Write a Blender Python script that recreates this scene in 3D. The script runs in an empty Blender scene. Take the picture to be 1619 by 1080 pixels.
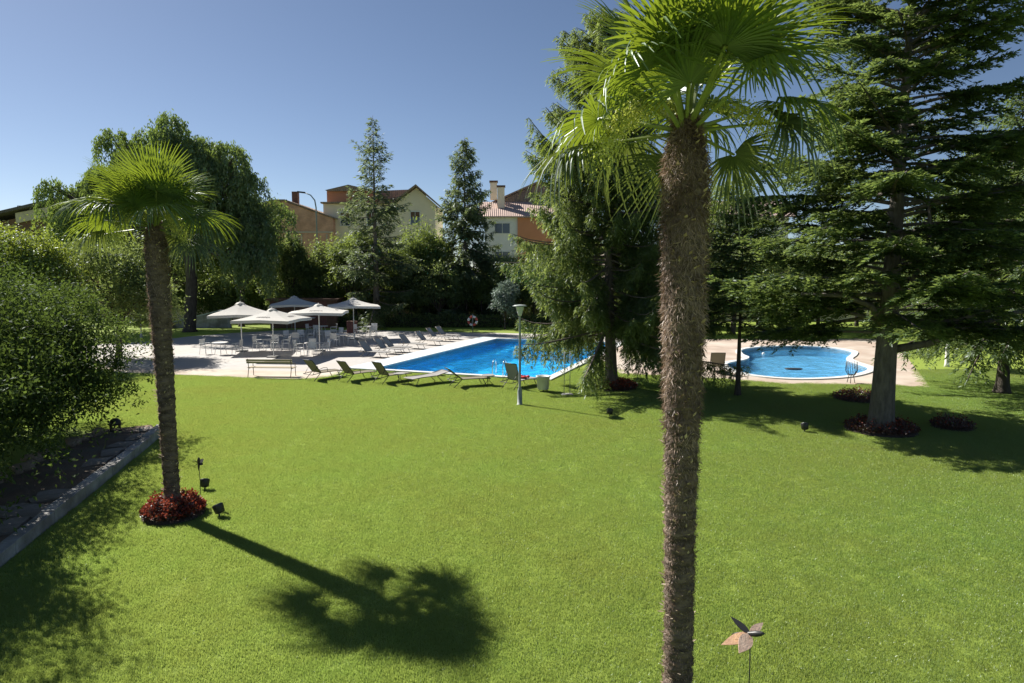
import bpy, bmesh, math, random
import numpy as np
from mathutils import Vector, Matrix, Euler

R = math.radians
random.seed(7)
C = bpy.context.scene.collection
SC = bpy.context.scene

# ------------------------------------------------------------------ camera, sky, sun, exposure
cam_d = bpy.data.cameras.new('camera')
cam = bpy.data.objects.new('camera', cam_d); C.objects.link(cam)
cam.location = (0, 0, 4.9)
cam.rotation_euler = (R(90 - 5.815), 0, 0)
cam_d.sensor_width = 36.0
cam_d.lens = 36.0 * 1080 / 1619
cam_d.clip_end = 3000
SC.camera = cam

SUN_EL, SUN_AZ = R(42), R(-52.6)          # azimuth from +Y towards +X
world = bpy.data.worlds.new('World'); SC.world = world
world.use_nodes = True
wn = world.node_tree; wn.nodes.clear()
sky = wn.nodes.new('ShaderNodeTexSky'); sky.sky_type = 'NISHITA'; sky.sun_disc = False
sky.sun_elevation = SUN_EL; sky.sun_rotation = SUN_AZ
sky.air_density = 0.75; sky.dust_density = 0.9; sky.ozone_density = 1.0; sky.altitude = 1400
bg = wn.nodes.new('ShaderNodeBackground'); bg.inputs['Strength'].default_value = 0.05
wo = wn.nodes.new('ShaderNodeOutputWorld')
wn.links.new(sky.outputs[0], bg.inputs[0]); wn.links.new(bg.outputs[0], wo.inputs[0])

sd = bpy.data.lights.new('sun', 'SUN'); sun = bpy.data.objects.new('sun', sd); C.objects.link(sun)
sd.energy = 5.0; sd.angle = R(0.53); sd.color = (1.0, 0.95, 0.86)
sdir = Vector((math.sin(SUN_AZ) * math.cos(SUN_EL), math.cos(SUN_AZ) * math.cos(SUN_EL), math.sin(SUN_EL)))
sun.rotation_euler = sdir.to_track_quat('Z', 'Y').to_euler()

SC.view_settings.view_transform = 'Standard'
SC.view_settings.look = 'None'
SC.view_settings.exposure = 1.0
SC.view_settings.gamma = 1.0
SC.cycles.use_denoising = True
SC.cycles.max_bounces = 8
SC.cycles.transparent_max_bounces = 12
SC.cycles.sample_clamp_indirect = 6.0

# ------------------------------------------------------------------ materials
def new_mat(name):
    m = bpy.data.materials.new(name); m.use_nodes = True
    nt = m.node_tree; nt.nodes.clear()
    out = nt.nodes.new('ShaderNodeOutputMaterial')
    return m, nt, out

def ramp(nt, fac, stops):
    r = nt.nodes.new('ShaderNodeValToRGB')
    while len(r.color_ramp.elements) < len(stops): r.color_ramp.elements.new(0.5)
    for e, (p, c) in zip(r.color_ramp.elements, stops):
        e.position = p; e.color = (*c, 1)
    nt.links.new(fac, r.inputs[0]); return r.outputs[0]

def noise(nt, vec, scale, detail=4, rough=0.6):
    n = nt.nodes.new('ShaderNodeTexNoise')
    n.inputs['Scale'].default_value = scale; n.inputs['Detail'].default_value = detail
    n.inputs['Roughness'].default_value = rough
    if vec is not None: nt.links.new(vec, n.inputs['Vector'])
    return n.outputs['Fac']

def mixc(nt, f, a, b, mode='MIX'):
    m = nt.nodes.new('ShaderNodeMix'); m.data_type = 'RGBA'; m.blend_type = mode
    for s, v in ((0, f), (6, a), (7, b)):
        if hasattr(v, 'links'): nt.links.new(v, m.inputs[s])
        elif isinstance(v, tuple): m.inputs[s].default_value = (*v, 1)
        else: m.inputs[s].default_value = v
    return m.outputs[2]

def pm(name, c1, c2=None, scale=6.0, rough=0.7, bump=0.0, bscale=None, metal=0.0, spec=0.4, big=None, stretch=None):
    """plain procedural surface: two-tone noise, optional large blotches, bump"""
    m, nt, out = new_mat(name)
    b = nt.nodes.new('ShaderNodeBsdfPrincipled')
    b.inputs['Roughness'].default_value = rough; b.inputs['Metallic'].default_value = metal
    b.inputs['Specular IOR Level'].default_value = spec
    tc = nt.nodes.new('ShaderNodeTexCoord'); vec = tc.outputs['Object']
    if stretch:
        mp = nt.nodes.new('ShaderNodeMapping'); mp.inputs['Scale'].default_value = stretch
        nt.links.new(vec, mp.inputs[0]); vec = mp.outputs[0]
    c2 = c2 or tuple(min(1, v * 0.82) for v in c1)
    col = ramp(nt, noise(nt, vec, scale), [(0.32, c2), (0.68, c1)])
    if big:
        col = mixc(nt, ramp(nt, noise(nt, vec, big[0], 3), [(0.42, (0, 0, 0)), (0.66, (1, 1, 1))]), col, big[1])
    nt.links.new(col, b.inputs['Base Color'])
    if bump:
        bn = nt.nodes.new('ShaderNodeBump'); bn.inputs['Strength'].default_value = bump
        bn.inputs['Distance'].default_value = 0.05
        nt.links.new(noise(nt, vec, bscale or scale * 3, 5), bn.inputs['Height'])
        nt.links.new(bn.outputs[0], b.inputs['Normal'])
    nt.links.new(b.outputs[0], out.inputs[0]); return m

def leafm(name, dark, light, trans, tfac=0.4, gloss=0.06, patch=None, rough=0.45):
    """leaf / needle: random tone per leaf, light passes through"""
    m, nt, out = new_mat(name)
    at = nt.nodes.new('ShaderNodeAttribute'); at.attribute_name = 'rnd'
    col = ramp(nt, at.outputs['Fac'], [(0.0, dark), (1.0, light)])
    tcol = mixc(nt, at.outputs['Fac'], tuple(v * 0.75 for v in trans), trans)
    if patch:
        ge = nt.nodes.new('ShaderNodeNewGeometry')
        f = ramp(nt, noise(nt, ge.outputs['Position'], patch[0], 9, 0.78), [(0.3, (0, 0, 0)), (0.7, (1, 1, 1))])
        col = mixc(nt, f, col, patch[1]); tcol = mixc(nt, f, tcol, patch[2])
    d = nt.nodes.new('ShaderNodeBsdfDiffuse'); t = nt.nodes.new('ShaderNodeBsdfTranslucent')
    g = nt.nodes.new('ShaderNodeBsdfGlossy'); g.inputs['Roughness'].default_value = rough
    g.inputs['Color'].default_value = (0.9, 0.95, 1, 1)
    nt.links.new(col, d.inputs[0]); nt.links.new(tcol, t.inputs[0])
    m1 = nt.nodes.new('ShaderNodeMixShader'); m1.inputs[0].default_value = tfac
    m2 = nt.nodes.new('ShaderNodeMixShader'); m2.inputs[0].default_value = gloss
    nt.links.new(d.outputs[0], m1.inputs[1]); nt.links.new(t.outputs[0], m1.inputs[2])
    nt.links.new(m1.outputs[0], m2.inputs[1]); nt.links.new(g.outputs[0], m2.inputs[2])
    nt.links.new(m2.outputs[0], out.inputs[0]); return m

M = {}
M['grass'] = leafm('grass_blade', (0.092, 0.170, 0.040), (0.215, 0.335, 0.085), (0.47, 0.67, 0.13), 0.46, 0.06,
                   patch=(0.13, (0.195, 0.235, 0.060), (0.43, 0.48, 0.10)))
def lawn_mat():
    m, nt, out = new_mat('lawn')
    ge = nt.nodes.new('ShaderNodeNewGeometry'); P = ge.outputs['Position']
    fine = ramp(nt, noise(nt, P, 26, 6, 0.75), [(0.34, (0.105, 0.15, 0.032)), (0.66, (0.23, 0.30, 0.065))])
    f = ramp(nt, noise(nt, P, 0.13, 9, 0.78), [(0.3, (0, 0, 0)), (0.7, (1, 1, 1))])
    col = mixc(nt, f, fine, mixc(nt, 0.4, fine, (0.23, 0.29, 0.05)))
    dry = ramp(nt, noise(nt, P, 0.22, 3, 0.5), [(0.5, (0, 0, 0)), (0.9, (0.3, 0.3, 0.3))])
    col = mixc(nt, dry, col, (0.24, 0.24, 0.06))
    b = nt.nodes.new('ShaderNodeBsdfPrincipled'); b.inputs['Roughness'].default_value = 0.85
    b.inputs['Specular IOR Level'].default_value = 0.15
    b.inputs['Sheen Weight'].default_value = 0.3; b.inputs['Sheen Tint'].default_value = (0.6, 0.8, 0.1, 1)
    nt.links.new(col, b.inputs['Base Color'])
    bn = nt.nodes.new('ShaderNodeBump'); bn.inputs['Strength'].default_value = 0.6; bn.inputs['Distance'].default_value = 0.04
    nt.links.new(noise(nt, P, 40, 5, 0.7), bn.inputs['Height']); nt.links.new(bn.outputs[0], b.inputs['Normal'])
    nt.links.new(b.outputs[0], out.inputs[0]); return m
M['lawn'] = lawn_mat()
M['terrace'] = pm('terrace_concrete', (0.43, 0.415, 0.40), (0.36, 0.345, 0.335), 1.6, 0.85, 0.15, 20, big=(0.25, (0.42, 0.38, 0.34)))
M['tan_paving'] = pm('tan_paving', (0.46, 0.37, 0.29), (0.36, 0.29, 0.23), 1.2, 0.9, 0.15, 18, big=(0.35, (0.50, 0.45, 0.38)))
M['pink_paving'] = pm('pink_paving', (0.42, 0.33, 0.27), (0.34, 0.27, 0.22), 1.5, 0.9, 0.15, 18, big=(0.4, (0.48, 0.42, 0.36)))
M['coping'] = pm('coping_stone', (0.52, 0.58, 0.62), (0.44, 0.50, 0.55), 2.5, 0.7, 0.05, 20)
M['coping_white'] = pm('white_coping_stone', (0.66, 0.66, 0.64), (0.55, 0.56, 0.55), 2.5, 0.6, 0.05, 20)
def tile_mat(name, a, b_):
    m, nt, out = new_mat(name)
    tc = nt.nodes.new('ShaderNodeTexCoord')
    br = nt.nodes.new('ShaderNodeTexBrick'); br.offset = 0; br.inputs['Scale'].default_value = 8
    br.inputs['Color1'].default_value = (*a, 1); br.inputs['Color2'].default_value = (*b_, 1)
    br.inputs['Mortar'].default_value = (0.35, 0.55, 0.7, 1); br.inputs['Mortar Size'].default_value = 0.02
    br.inputs['Brick Width'].default_value = 0.5; br.inputs['Row Height'].default_value = 0.5
    nt.links.new(tc.outputs['Object'], br.inputs['Vector'])
    p = nt.nodes.new('ShaderNodeBsdfPrincipled'); p.inputs['Roughness'].default_value = 0.3
    nt.links.new(br.outputs['Color'], p.inputs['Base Color']); nt.links.new(p.outputs[0], out.inputs[0]); return m
M['pool_tile'] = tile_mat('pool_tile', (0.10, 0.52, 0.90), (0.14, 0.58, 0.92))
M['kid_tile'] = tile_mat('paddling_pool_tile', (0.22, 0.50, 0.72), (0.28, 0.55, 0.75))
def water_mat(name, tint):
    m, nt, out = new_mat(name)
    ge = nt.nodes.new('ShaderNodeNewGeometry'); P = ge.outputs['Position']
    bn = nt.nodes.new('ShaderNodeBump'); bn.inputs['Strength'].default_value = 1.0; bn.inputs['Distance'].default_value = 0.05
    nt.links.new(noise(nt, P, 5.0, 3, 0.6), bn.inputs['Height'])
    fr = nt.nodes.new('ShaderNodeFresnel'); fr.inputs[0].default_value = 1.16
    nt.links.new(bn.outputs[0], fr.inputs['Normal'])
    tr = nt.nodes.new('ShaderNodeBsdfTransparent'); tr.inputs[0].default_value = (*tint, 1)
    rf = nt.nodes.new('ShaderNodeBsdfRefraction'); rf.inputs['Color'].default_value = (*tint, 1)
    rf.inputs['IOR'].default_value = 1.33; rf.inputs['Roughness'].default_value = 0.02
    gl = nt.nodes.new('ShaderNodeBsdfGlossy'); gl.inputs['Roughness'].default_value = 0.06
    for s in (rf, gl): nt.links.new(bn.outputs[0], s.inputs['Normal'])
    m0 = nt.nodes.new('ShaderNodeMixShader'); m0.inputs[0].default_value = 0.25
    nt.links.new(tr.outputs[0], m0.inputs[1]); nt.links.new(rf.outputs[0], m0.inputs[2])
    m1 = nt.nodes.new('ShaderNodeMixShader')
    nt.links.new(fr.outputs[0], m1.inputs[0]); nt.links.new(m0.outputs[0], m1.inputs[1]); nt.links.new(gl.outputs[0], m1.inputs[2])
    nt.links.new(m1.outputs[0], out.inputs[0]); return m
M['water'] = water_mat('pool_water', (0.46, 0.92, 1.0))
M['kid_water'] = water_mat('paddling_water', (0.66, 0.86, 0.96))
M['soil'] = pm('soil', (0.10, 0.075, 0.055), (0.06, 0.045, 0.035), 5, 0.95, 0.6, 25)
M['path_soil'] = pm('path_earth', (0.20, 0.14, 0.10), (0.12, 0.085, 0.06), 2.5, 0.95, 0.5, 20, big=(0.8, (0.15, 0.13, 0.10)))
M['slab'] = pm('stone_slab', (0.33, 0.30, 0.27), (0.19, 0.165, 0.145), 4, 0.9, 0.4, 20, big=(1.2, (0.2, 0.17, 0.14)))
M['concrete'] = pm('concrete', (0.44, 0.44, 0.44), (0.27, 0.27, 0.26), 3.5, 0.9, 0.5, 22, big=(1.1, (0.20, 0.19, 0.17)))
M['rock'] = pm('border_rock', (0.36, 0.28, 0.20), (0.22, 0.17, 0.13), 5, 0.95, 0.5, 18)
M['bark'] = pm('conifer_bark', (0.20, 0.165, 0.14), (0.10, 0.085, 0.075), 9, 0.95, 0.9, 14, stretch=(1, 1, 0.25))
M['bark_pale'] = pm('pale_bark', (0.30, 0.27, 0.23), (0.16, 0.14, 0.12), 7, 0.95, 0.7, 14, stretch=(1, 1, 0.3))
M['fir_bark'] = pm('grey_fir_bark', (0.17, 0.15, 0.135), (0.085, 0.075, 0.068), 9, 0.95, 0.9, 14, stretch=(1, 1, 0.3))
M['bark_dark'] = pm('dark_bark', (0.10, 0.085, 0.07), (0.05, 0.04, 0.035), 8, 0.95, 0.7, 14, stretch=(1, 1, 0.3))
M['palm_trunk'] = pm('palm_trunk', (0.24, 0.185, 0.15), (0.075, 0.058, 0.048), 9, 0.98, 1.0, 16, stretch=(.6, .6, 1.6), spec=0.1)
M['fibre'] = leafm('palm_fibre', (0.11, 0.072, 0.055), (0.43, 0.325, 0.255), (0.32, 0.21, 0.14), 0.25, 0.02)
M['stub'] = leafm('leaf_base', (0.25, 0.18, 0.12), (0.62, 0.52, 0.42), (0.4, 0.3, 0.2), 0.2, 0.02)
M['frond'] = leafm('palm_leaf', (0.035, 0.08, 0.020), (0.085, 0.15, 0.030), (0.33, 0.43, 0.03), 0.32, 0.07, rough=0.42)
M['frond_old'] = leafm('old_palm_leaf', (0.035, 0.065, 0.028), (0.075, 0.11, 0.040), (0.2, 0.25, 0.04), 0.26, 0.06, rough=0.5)
M['petiole'] = pm('petiole', (0.20, 0.26, 0.07), (0.14, 0.17, 0.05), 5, 0.5)
M['palm_flower'] = leafm('palm_flower', (0.38, 0.42, 0.10), (0.62, 0.64, 0.20), (0.6, 0.64, 0.12), 0.4, 0.03)
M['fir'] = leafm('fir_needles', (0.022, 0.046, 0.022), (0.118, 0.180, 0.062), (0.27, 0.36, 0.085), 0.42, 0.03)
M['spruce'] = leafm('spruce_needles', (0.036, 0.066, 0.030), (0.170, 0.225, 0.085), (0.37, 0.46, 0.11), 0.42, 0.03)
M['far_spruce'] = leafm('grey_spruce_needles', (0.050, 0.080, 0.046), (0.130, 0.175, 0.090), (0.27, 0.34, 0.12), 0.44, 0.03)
M['hedge'] = leafm('laurel_leaf', (0.026, 0.050, 0.018), (0.075, 0.115, 0.032), (0.17, 0.25, 0.045), 0.32, 0.012)
M['willow'] = leafm('willow_leaf', (0.062, 0.105, 0.045), (0.14, 0.20, 0.080), (0.24, 0.33, 0.06), 0.42, 0.035)
M['decid'] = leafm('tree_leaf', (0.055, 0.095, 0.036), (0.140, 0.195, 0.065), (0.34, 0.43, 0.08), 0.46, 0.02)
M['yellow_leaf'] = leafm('yellow_green_leaf', (0.075, 0.12, 0.022), (0.15, 0.20, 0.035), (0.34, 0.42, 0.05), 0.42, 0.05)
M['dark_leaf'] = leafm('dark_evergreen_leaf', (0.050, 0.080, 0.040), (0.135, 0.185, 0.075), (0.32, 0.40, 0.10), 0.46, 0.02)
M['pale_leaf'] = leafm('pale_leaf', (0.12, 0.19, 0.06), (0.22, 0.30, 0.10), (0.40, 0.5, 0.12), 0.42, 0.05)
M['blue_leaf'] = leafm('blue_grey_needle', (0.09, 0.13, 0.11), (0.19, 0.25, 0.21), (0.22, 0.3, 0.2), 0.3, 0.05)
M['red_flower'] = leafm('red_flower', (0.14, 0.022, 0.016), (0.40, 0.09, 0.05), (0.36, 0.08, 0.04), 0.3, 0.02)
M['bronze_leaf'] = leafm('bronze_leaf', (0.045, 0.02, 0.014), (0.12, 0.045, 0.025), (0.16, 0.05, 0.02), 0.25, 0.08)
M['white_paint'] = pm('white_paint', (0.78, 0.77, 0.74), (0.70, 0.69, 0.66), 6, 0.45)
M['white_metal'] = pm('white_metal', (0.70, 0.70, 0.69), (0.62, 0.62, 0.61), 6, 0.4)
M['canvas'] = leafm('parasol_canvas', (0.80, 0.78, 0.74), (0.80, 0.78, 0.74), (0.78, 0.75, 0.70), 0.42, 0.02)
M['print'] = pm('printed_mark', (0.16, 0.15, 0.15), None, 20, 0.8)
M['sling'] = leafm('taupe_sling', (0.30, 0.27, 0.21), (0.34, 0.31, 0.24), (0.34, 0.31, 0.22), 0.30, 0.02)
M['sling_grey'] = leafm('grey_sling', (0.40, 0.39, 0.38), (0.45, 0.44, 0.43), (0.30, 0.29, 0.28), 0.25, 0.02)
M['dark_metal'] = pm('dark_metal', (0.045, 0.045, 0.045), None, 8, 0.4)
M['grey_metal'] = pm('grey_metal', (0.29, 0.32, 0.31), (0.23, 0.26, 0.25), 5, 0.45)
M['chrome'] = pm('chrome', (0.75, 0.76, 0.78), None, 5, 0.2, metal=1.0)
M['bronze_metal'] = pm('bronze_metal', (0.19, 0.165, 0.13), (0.14, 0.12, 0.10), 6, 0.5)
M['bench_wood'] = pm('bench_wood', (0.42, 0.35, 0.24), (0.33, 0.27, 0.18), 9, 0.6, stretch=(0.2, 1, 1))
M['red_cloth'] = pm('red_cloth', (0.50, 0.06, 0.06), (0.40, 0.04, 0.04), 8, 0.9)
M['lamp_white'] = pm('lamp_opal', (0.62, 0.66, 0.62), (0.55, 0.58, 0.56), 5, 0.35)
M['life_red'] = pm('life_ring_red', (0.55, 0.10, 0.07), None, 8, 0.5)
M['rust'] = pm('rusty_wing', (0.62, 0.40, 0.24), (0.46, 0.27, 0.17), 9, 0.6, 0.2)
M['rust_pink'] = pm('pale_wing', (0.62, 0.46, 0.36), (0.50, 0.34, 0.26), 9, 0.6, 0.2)
M['black_plastic'] = pm('black_plastic', (0.03, 0.03, 0.032), None, 9, 0.4)
M['glass'] = pm('window_glass', (0.05, 0.065, 0.085), None, 1.0, 0.08, spec=0.8)
M['cream'] = pm('cream_render', (0.86, 0.75, 0.57), (0.78, 0.68, 0.51), 0.8, 0.9, 0.1, 12)
M['white_wall'] = pm('white_render', (0.80, 0.80, 0.79), (0.72, 0.72, 0.71), 0.8, 0.9, 0.1, 12)
M['orange_wall'] = pm('orange_render', (0.62, 0.27, 0.15), (0.55, 0.24, 0.13), 0.9, 0.9, 0.1, 12)
M['band'] = pm('concrete_band', (0.54, 0.47, 0.40), None, 2, 0.9)
def brick_mat():
    m, nt, out = new_mat('brickwork')
    tc = nt.nodes.new('ShaderNodeTexCoord'); mp = nt.nodes.new('ShaderNodeMapping'); mp.inputs['Rotation'].default_value = (R(90), 0, 0)
    nt.links.new(tc.outputs['Object'], mp.inputs[0])
    br = nt.nodes.new('ShaderNodeTexBrick'); br.inputs['Scale'].default_value = 1
    br.inputs['Color1'].default_value = (0.66, 0.34, 0.24, 1); br.inputs['Color2'].default_value = (0.56, 0.28, 0.19, 1)
    br.inputs['Mortar'].default_value = (0.55, 0.42, 0.33, 1); br.inputs['Mortar Size'].default_value = 0.012
    br.inputs['Brick Width'].default_value = 0.26; br.inputs['Row Height'].default_value = 0.09
    nt.links.new(mp.outputs[0], br.inputs['Vector'])
    f = ramp(nt, noise(nt, tc.outputs['Object'], 0.7), [(0.35, (0.75, 0.72, 0.7)), (0.65, (1.1, 1.08, 1.05))])
    col = mixc(nt, 1.0, br.outputs['Color'], f, 'MULTIPLY')
    p = nt.nodes.new('ShaderNodeBsdfPrincipled'); p.inputs['Roughness'].default_value = 0.9
    nt.links.new(col, p.inputs['Base Color']); nt.links.new(p.outputs[0], out.inputs[0]); return m
M['brick'] = brick_mat()
def roof_mat(name, a, b_, axis=0):
    m, nt, out = new_mat(name)
    tc = nt.nodes.new('ShaderNodeTexCoord')
    w = nt.nodes.new('ShaderNodeTexWave'); w.bands_direction = 'XY'[axis]; w.inputs['Scale'].default_value = 1.3
    w.inputs['Distortion'].default_value = 0.5
    nt.links.new(tc.outputs['Object'], w.inputs['Vector'])
    col = ramp(nt, noise(nt, tc.outputs['Object'], 3.0, 5, 0.7), [(0.3, b_), (0.7, a)])
    p = nt.nodes.new('ShaderNodeBsdfPrincipled'); p.inputs['Roughness'].default_value = 0.9
    bn = nt.nodes.new('ShaderNodeBump'); bn.inputs['Strength'].default_value = 0.8; bn.inputs['Distance'].default_value = 0.08
    nt.links.new(w.outputs['Fac'], bn.inputs['Height']); nt.links.new(bn.outputs[0], p.inputs['Normal'])
    nt.links.new(col, p.inputs['Base Color']); nt.links.new(p.outputs[0], out.inputs[0]); return m
M['roof_brown'] = roof_mat('brown_tiles', (0.34, 0.25, 0.19), (0.24, 0.17, 0.13))
M['roof_pink'] = roof_mat('pinkish_tiles', (0.50, 0.37, 0.32), (0.36, 0.26, 0.22))
M['roof_dark'] = roof_mat('dark_tiles', (0.13, 0.115, 0.12), (0.08, 0.07, 0.075))
M['brown_wood'] = pm('brown_wood', (0.16, 0.085, 0.055), (0.10, 0.05, 0.035), 4, 0.7)
M['red_wood'] = pm('red_brown_boards', (0.20, 0.085, 0.07), (0.14, 0.06, 0.05), 4, 0.7)

# ------------------------------------------------------------------ helpers
def tag(o, label=None, cat=None, group=None, kind=None):
    if label: o['label'] = label
    if cat: o['category'] = cat
    if group: o['group'] = group
    if kind: o['kind'] = kind
    return o

def empty(name, loc=(0, 0, 0), rz=0.0, label=None, cat=None, group=None):
    o = bpy.data.objects.new(name, None); C.objects.link(o)
    o.location = loc; o.rotation_euler = (0, 0, rz); o.empty_display_size = 0.2
    return tag(o, label, cat, group)

class MB:
    """collects shapes, then becomes one mesh object"""
    def __init__(s): s.v = []; s.f = []; s.sm = []
    def add(s, vs, fs, smooth=False):
        k = len(s.v); s.v += [tuple(p) for p in vs]
        for f in fs: s.f.append(tuple(i + k for i in f)); s.sm.append(smooth)
        return s
    def box(s, c, d, rot=None, bev=0.0):
        x, y, z = (a / 2 for a in d)
        vs = [Vector((i * x, j * y, k * z)) for k in (-1, 1) for j in (-1, 1) for i in (-1, 1)]
        if rot is not None:
            e = Euler(rot).to_matrix(); vs = [e @ p for p in vs]
        vs = [p + Vector(c) for p in vs]
        return s.add(vs, [(0, 2, 3, 1), (4, 5, 7, 6), (0, 1, 5, 4), (1, 3, 7, 5), (3, 2, 6, 7), (2, 0, 4, 6)])
    def tube(s, pts, rad, n=6, caps=True, smooth=True):
        pts = [Vector(p) for p in pts]
        if not hasattr(rad, '__len__'): rad = [rad] * len(pts)
        vs = []; prev = None
        for i, p in enumerate(pts):
            t = (pts[min(i + 1, len(pts) - 1)] - pts[max(i - 1, 0)]).normalized()
            if prev is None:
                a = t.orthogonal().normalized()
            else:
                a = (prev - t * prev.dot(t)); a = a.normalized() if a.length > 1e-5 else t.orthogonal().normalized()
            prev = a; b = t.cross(a)
            for k in range(n):
                an = 2 * math.pi * k / n
                vs.append(p + (a * math.cos(an) + b * math.sin(an)) * rad[i])
        fs = []
        for i in range(len(pts) - 1):
            for k in range(n):
                fs.append((i * n + k, i * n + (k + 1) % n, (i + 1) * n + (k + 1) % n, (i + 1) * n + k))
        s.add(vs, fs, smooth)
        if caps:
            L = len(s.v) - len(vs)
            s.f.append(tuple(L + k for k in range(n - 1, -1, -1))); s.sm.append(False)
            s.f.append(tuple(L + (len(pts) - 1) * n + k for k in range(n))); s.sm.append(False)
        return s
    def lathe(s, prof, n=16, c=(0, 0, 0), smooth=True):
        vs = []; fs = []
        for r, z in prof:
            for k in range(n):
                a = 2 * math.pi * k / n
                vs.append((c[0] + r * math.cos(a), c[1] + r * math.sin(a), c[2] + z))
        for i in range(len(prof) - 1):
            for k in range(n):
                fs.append((i * n + k, i * n + (k + 1) % n, (i + 1) * n + (k + 1) % n, (i + 1) * n + k))
        s.add(vs, fs, smooth)
        L = len(s.v) - len(vs)
        if prof[0][0] > 1e-4: s.f.append(tuple(L + k for k in range(n - 1, -1, -1))); s.sm.append(False)
        if prof[-1][0] > 1e-4: s.f.append(tuple(L + (len(prof) - 1) * n + k for k in range(n))); s.sm.append(False)
        return s
    def prism(s, outline, a, b, axis='y'):
        """outline of (x,z) pushed along y (or (y,z) along x, (x,y) along z)"""
        n = len(outline)
        def P(p, t): return {'y': (p[0], t, p[1]), 'x': (t, p[0], p[1]), 'z': (p[0], p[1], t)}[axis]
        vs = [P(p, a) for p in outline] + [P(p, b) for p in outline]
        fs = [tuple(range(n)), tuple(range(2 * n - 1, n - 1, -1))]
        fs += [(i, i + n, (i + 1) % n + n, (i + 1) % n) for i in range(n)]
        return s.add(vs, fs)
    def build(s, name, mat, parent=None, bevel=0.0):
        me = bpy.data.meshes.new(name); me.from_pydata(s.v, [], s.f)
        me.polygons.foreach_set('use_smooth', s.sm)
        bm = bmesh.new(); bm.from_mesh(me)
        bmesh.ops.recalc_face_normals(bm, faces=bm.faces)
        if bevel:
            bmesh.ops.bevel(bm, geom=[e for e in bm.edges if e.is_manifold and e.calc_face_angle(0) > 0.6], offset=bevel, segments=2, affect='EDGES', profile=0.6)
        bm.to_mesh(me); bm.free()
        me.materials.append(M[mat]); me.update()
        o = bpy.data.objects.new(name, me); C.objects.link(o)
        if parent is not None: o.parent = parent
        return o

def cards_mesh(name, P, D, N, L, W, rnd, bend=0.0, mid=0.45):
    """one diamond face per leaf, all leaves of a crown in one mesh"""
    n = len(P)
    D = D / (np.linalg.norm(D, axis=1, keepdims=True) + 1e-9)
    S = np.cross(D, N); S /= (np.linalg.norm(S, axis=1, keepdims=True) + 1e-9)
    U = np.cross(S, D)
    L = np.broadcast_to(L, (n,))[:, None]; W = np.broadcast_to(W, (n,))[:, None]
    V = np.empty((n, 4, 3), np.float32)
    V[:, 0] = P
    V[:, 1] = P + D * L * mid + S * W * 0.5 + U * L * bend
    V[:, 2] = P + D * L
    V[:, 3] = P + D * L * mid - S * W * 0.5 + U * L * bend
    me = bpy.data.meshes.new(name)
    me.vertices.add(4 * n); me.loops.add(4 * n); me.polygons.add(n)
    me.vertices.foreach_set('co', V.ravel())
    me.loops.foreach_set('vertex_index', np.arange(4 * n, dtype=np.int32))
    me.polygons.foreach_set('loop_start', np.arange(0, 4 * n, 4, dtype=np.int32))
    me.update(calc_edges=True)
    at = me.attributes.new('rnd', 'FLOAT', 'POINT')
    at.data.foreach_set('value', np.repeat(np.clip(rnd, 0, 1), 4).astype(np.float32))
    return me

def cards_obj(name, mat, parent, *a, **k):
    me = cards_mesh(name, *a, **k); me.materials.append(M[mat])
    o = bpy.data.objects.new(name, me); C.objects.link(o)
    if parent is not None: o.parent = parent
    return o

def copy_tree(o, parent=None):
    c = o.copy(); C.objects.link(c)
    c.parent = parent
    for ch in list(o.children): copy_tree(ch, c)
    return c

def sheet(name, loops, z, mat, kind='structure', parent=None):
    bm = bmesh.new(); ed = []
    for lp in loops:
        vs = [bm.verts.new((x, y, z)) for x, y in lp]
        for i in range(len(vs)): ed.append(bm.edges.new((vs[i], vs[(i + 1) % len(vs)])))
    bmesh.ops.triangle_fill(bm, use_beauty=True, use_dissolve=False, edges=ed, normal=(0, 0, 1))
    for f in bm.faces:
        if f.normal.z < 0: f.normal_flip()
    me = bpy.data.meshes.new(name); bm.to_mesh(me); bm.free(); me.materials.append(M[mat])
    o = bpy.data.objects.new(name, me); C.objects.link(o)
    if kind: o['kind'] = kind
    if parent is not None: o.parent = parent
    return o

def smooth_loop(pts, n=6):
    """closed Catmull-Rom curve"""
    out = []; m = len(pts)
    for i in range(m):
        p0, p1, p2, p3 = (np.array(pts[(i + k - 1) % m]) for k in range(4))
        for j in range(n):
            t = j / n
            out.append(tuple(0.5 * ((2 * p1) + (-p0 + p2) * t + (2 * p0 - 5 * p1 + 4 * p2 - p3) * t * t + (-p0 + 3 * p1 - 3 * p2 + p3) * t ** 3)))
    return out

def offset_loop(pts, d):
    p = np.array(pts); a = np.roll(p, 1, 0); b = np.roll(p, -1, 0)
    t = b - a; t /= np.linalg.norm(t, axis=1, keepdims=True)
    nrm = np.stack([t[:, 1], -t[:, 0]], 1)
    area = 0.5 * np.sum(p[:, 0] * b[:, 1] - b[:, 0] * p[:, 1])
    return [tuple(q) for q in p + nrm * d * (1 if area > 0 else -1)]

def inside(poly, x, y):
    r = np.zeros(len(x), bool); n = len(poly)
    for i in range(n):
        x1, y1 = poly[i]; x2, y2 = poly[(i + 1) % n]
        if y1 == y2: continue
        c = ((y1 > y) != (y2 > y)) & (x < (x2 - x1) * (y - y1) / (y2 - y1) + x1)
        r ^= c
    return r

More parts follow.
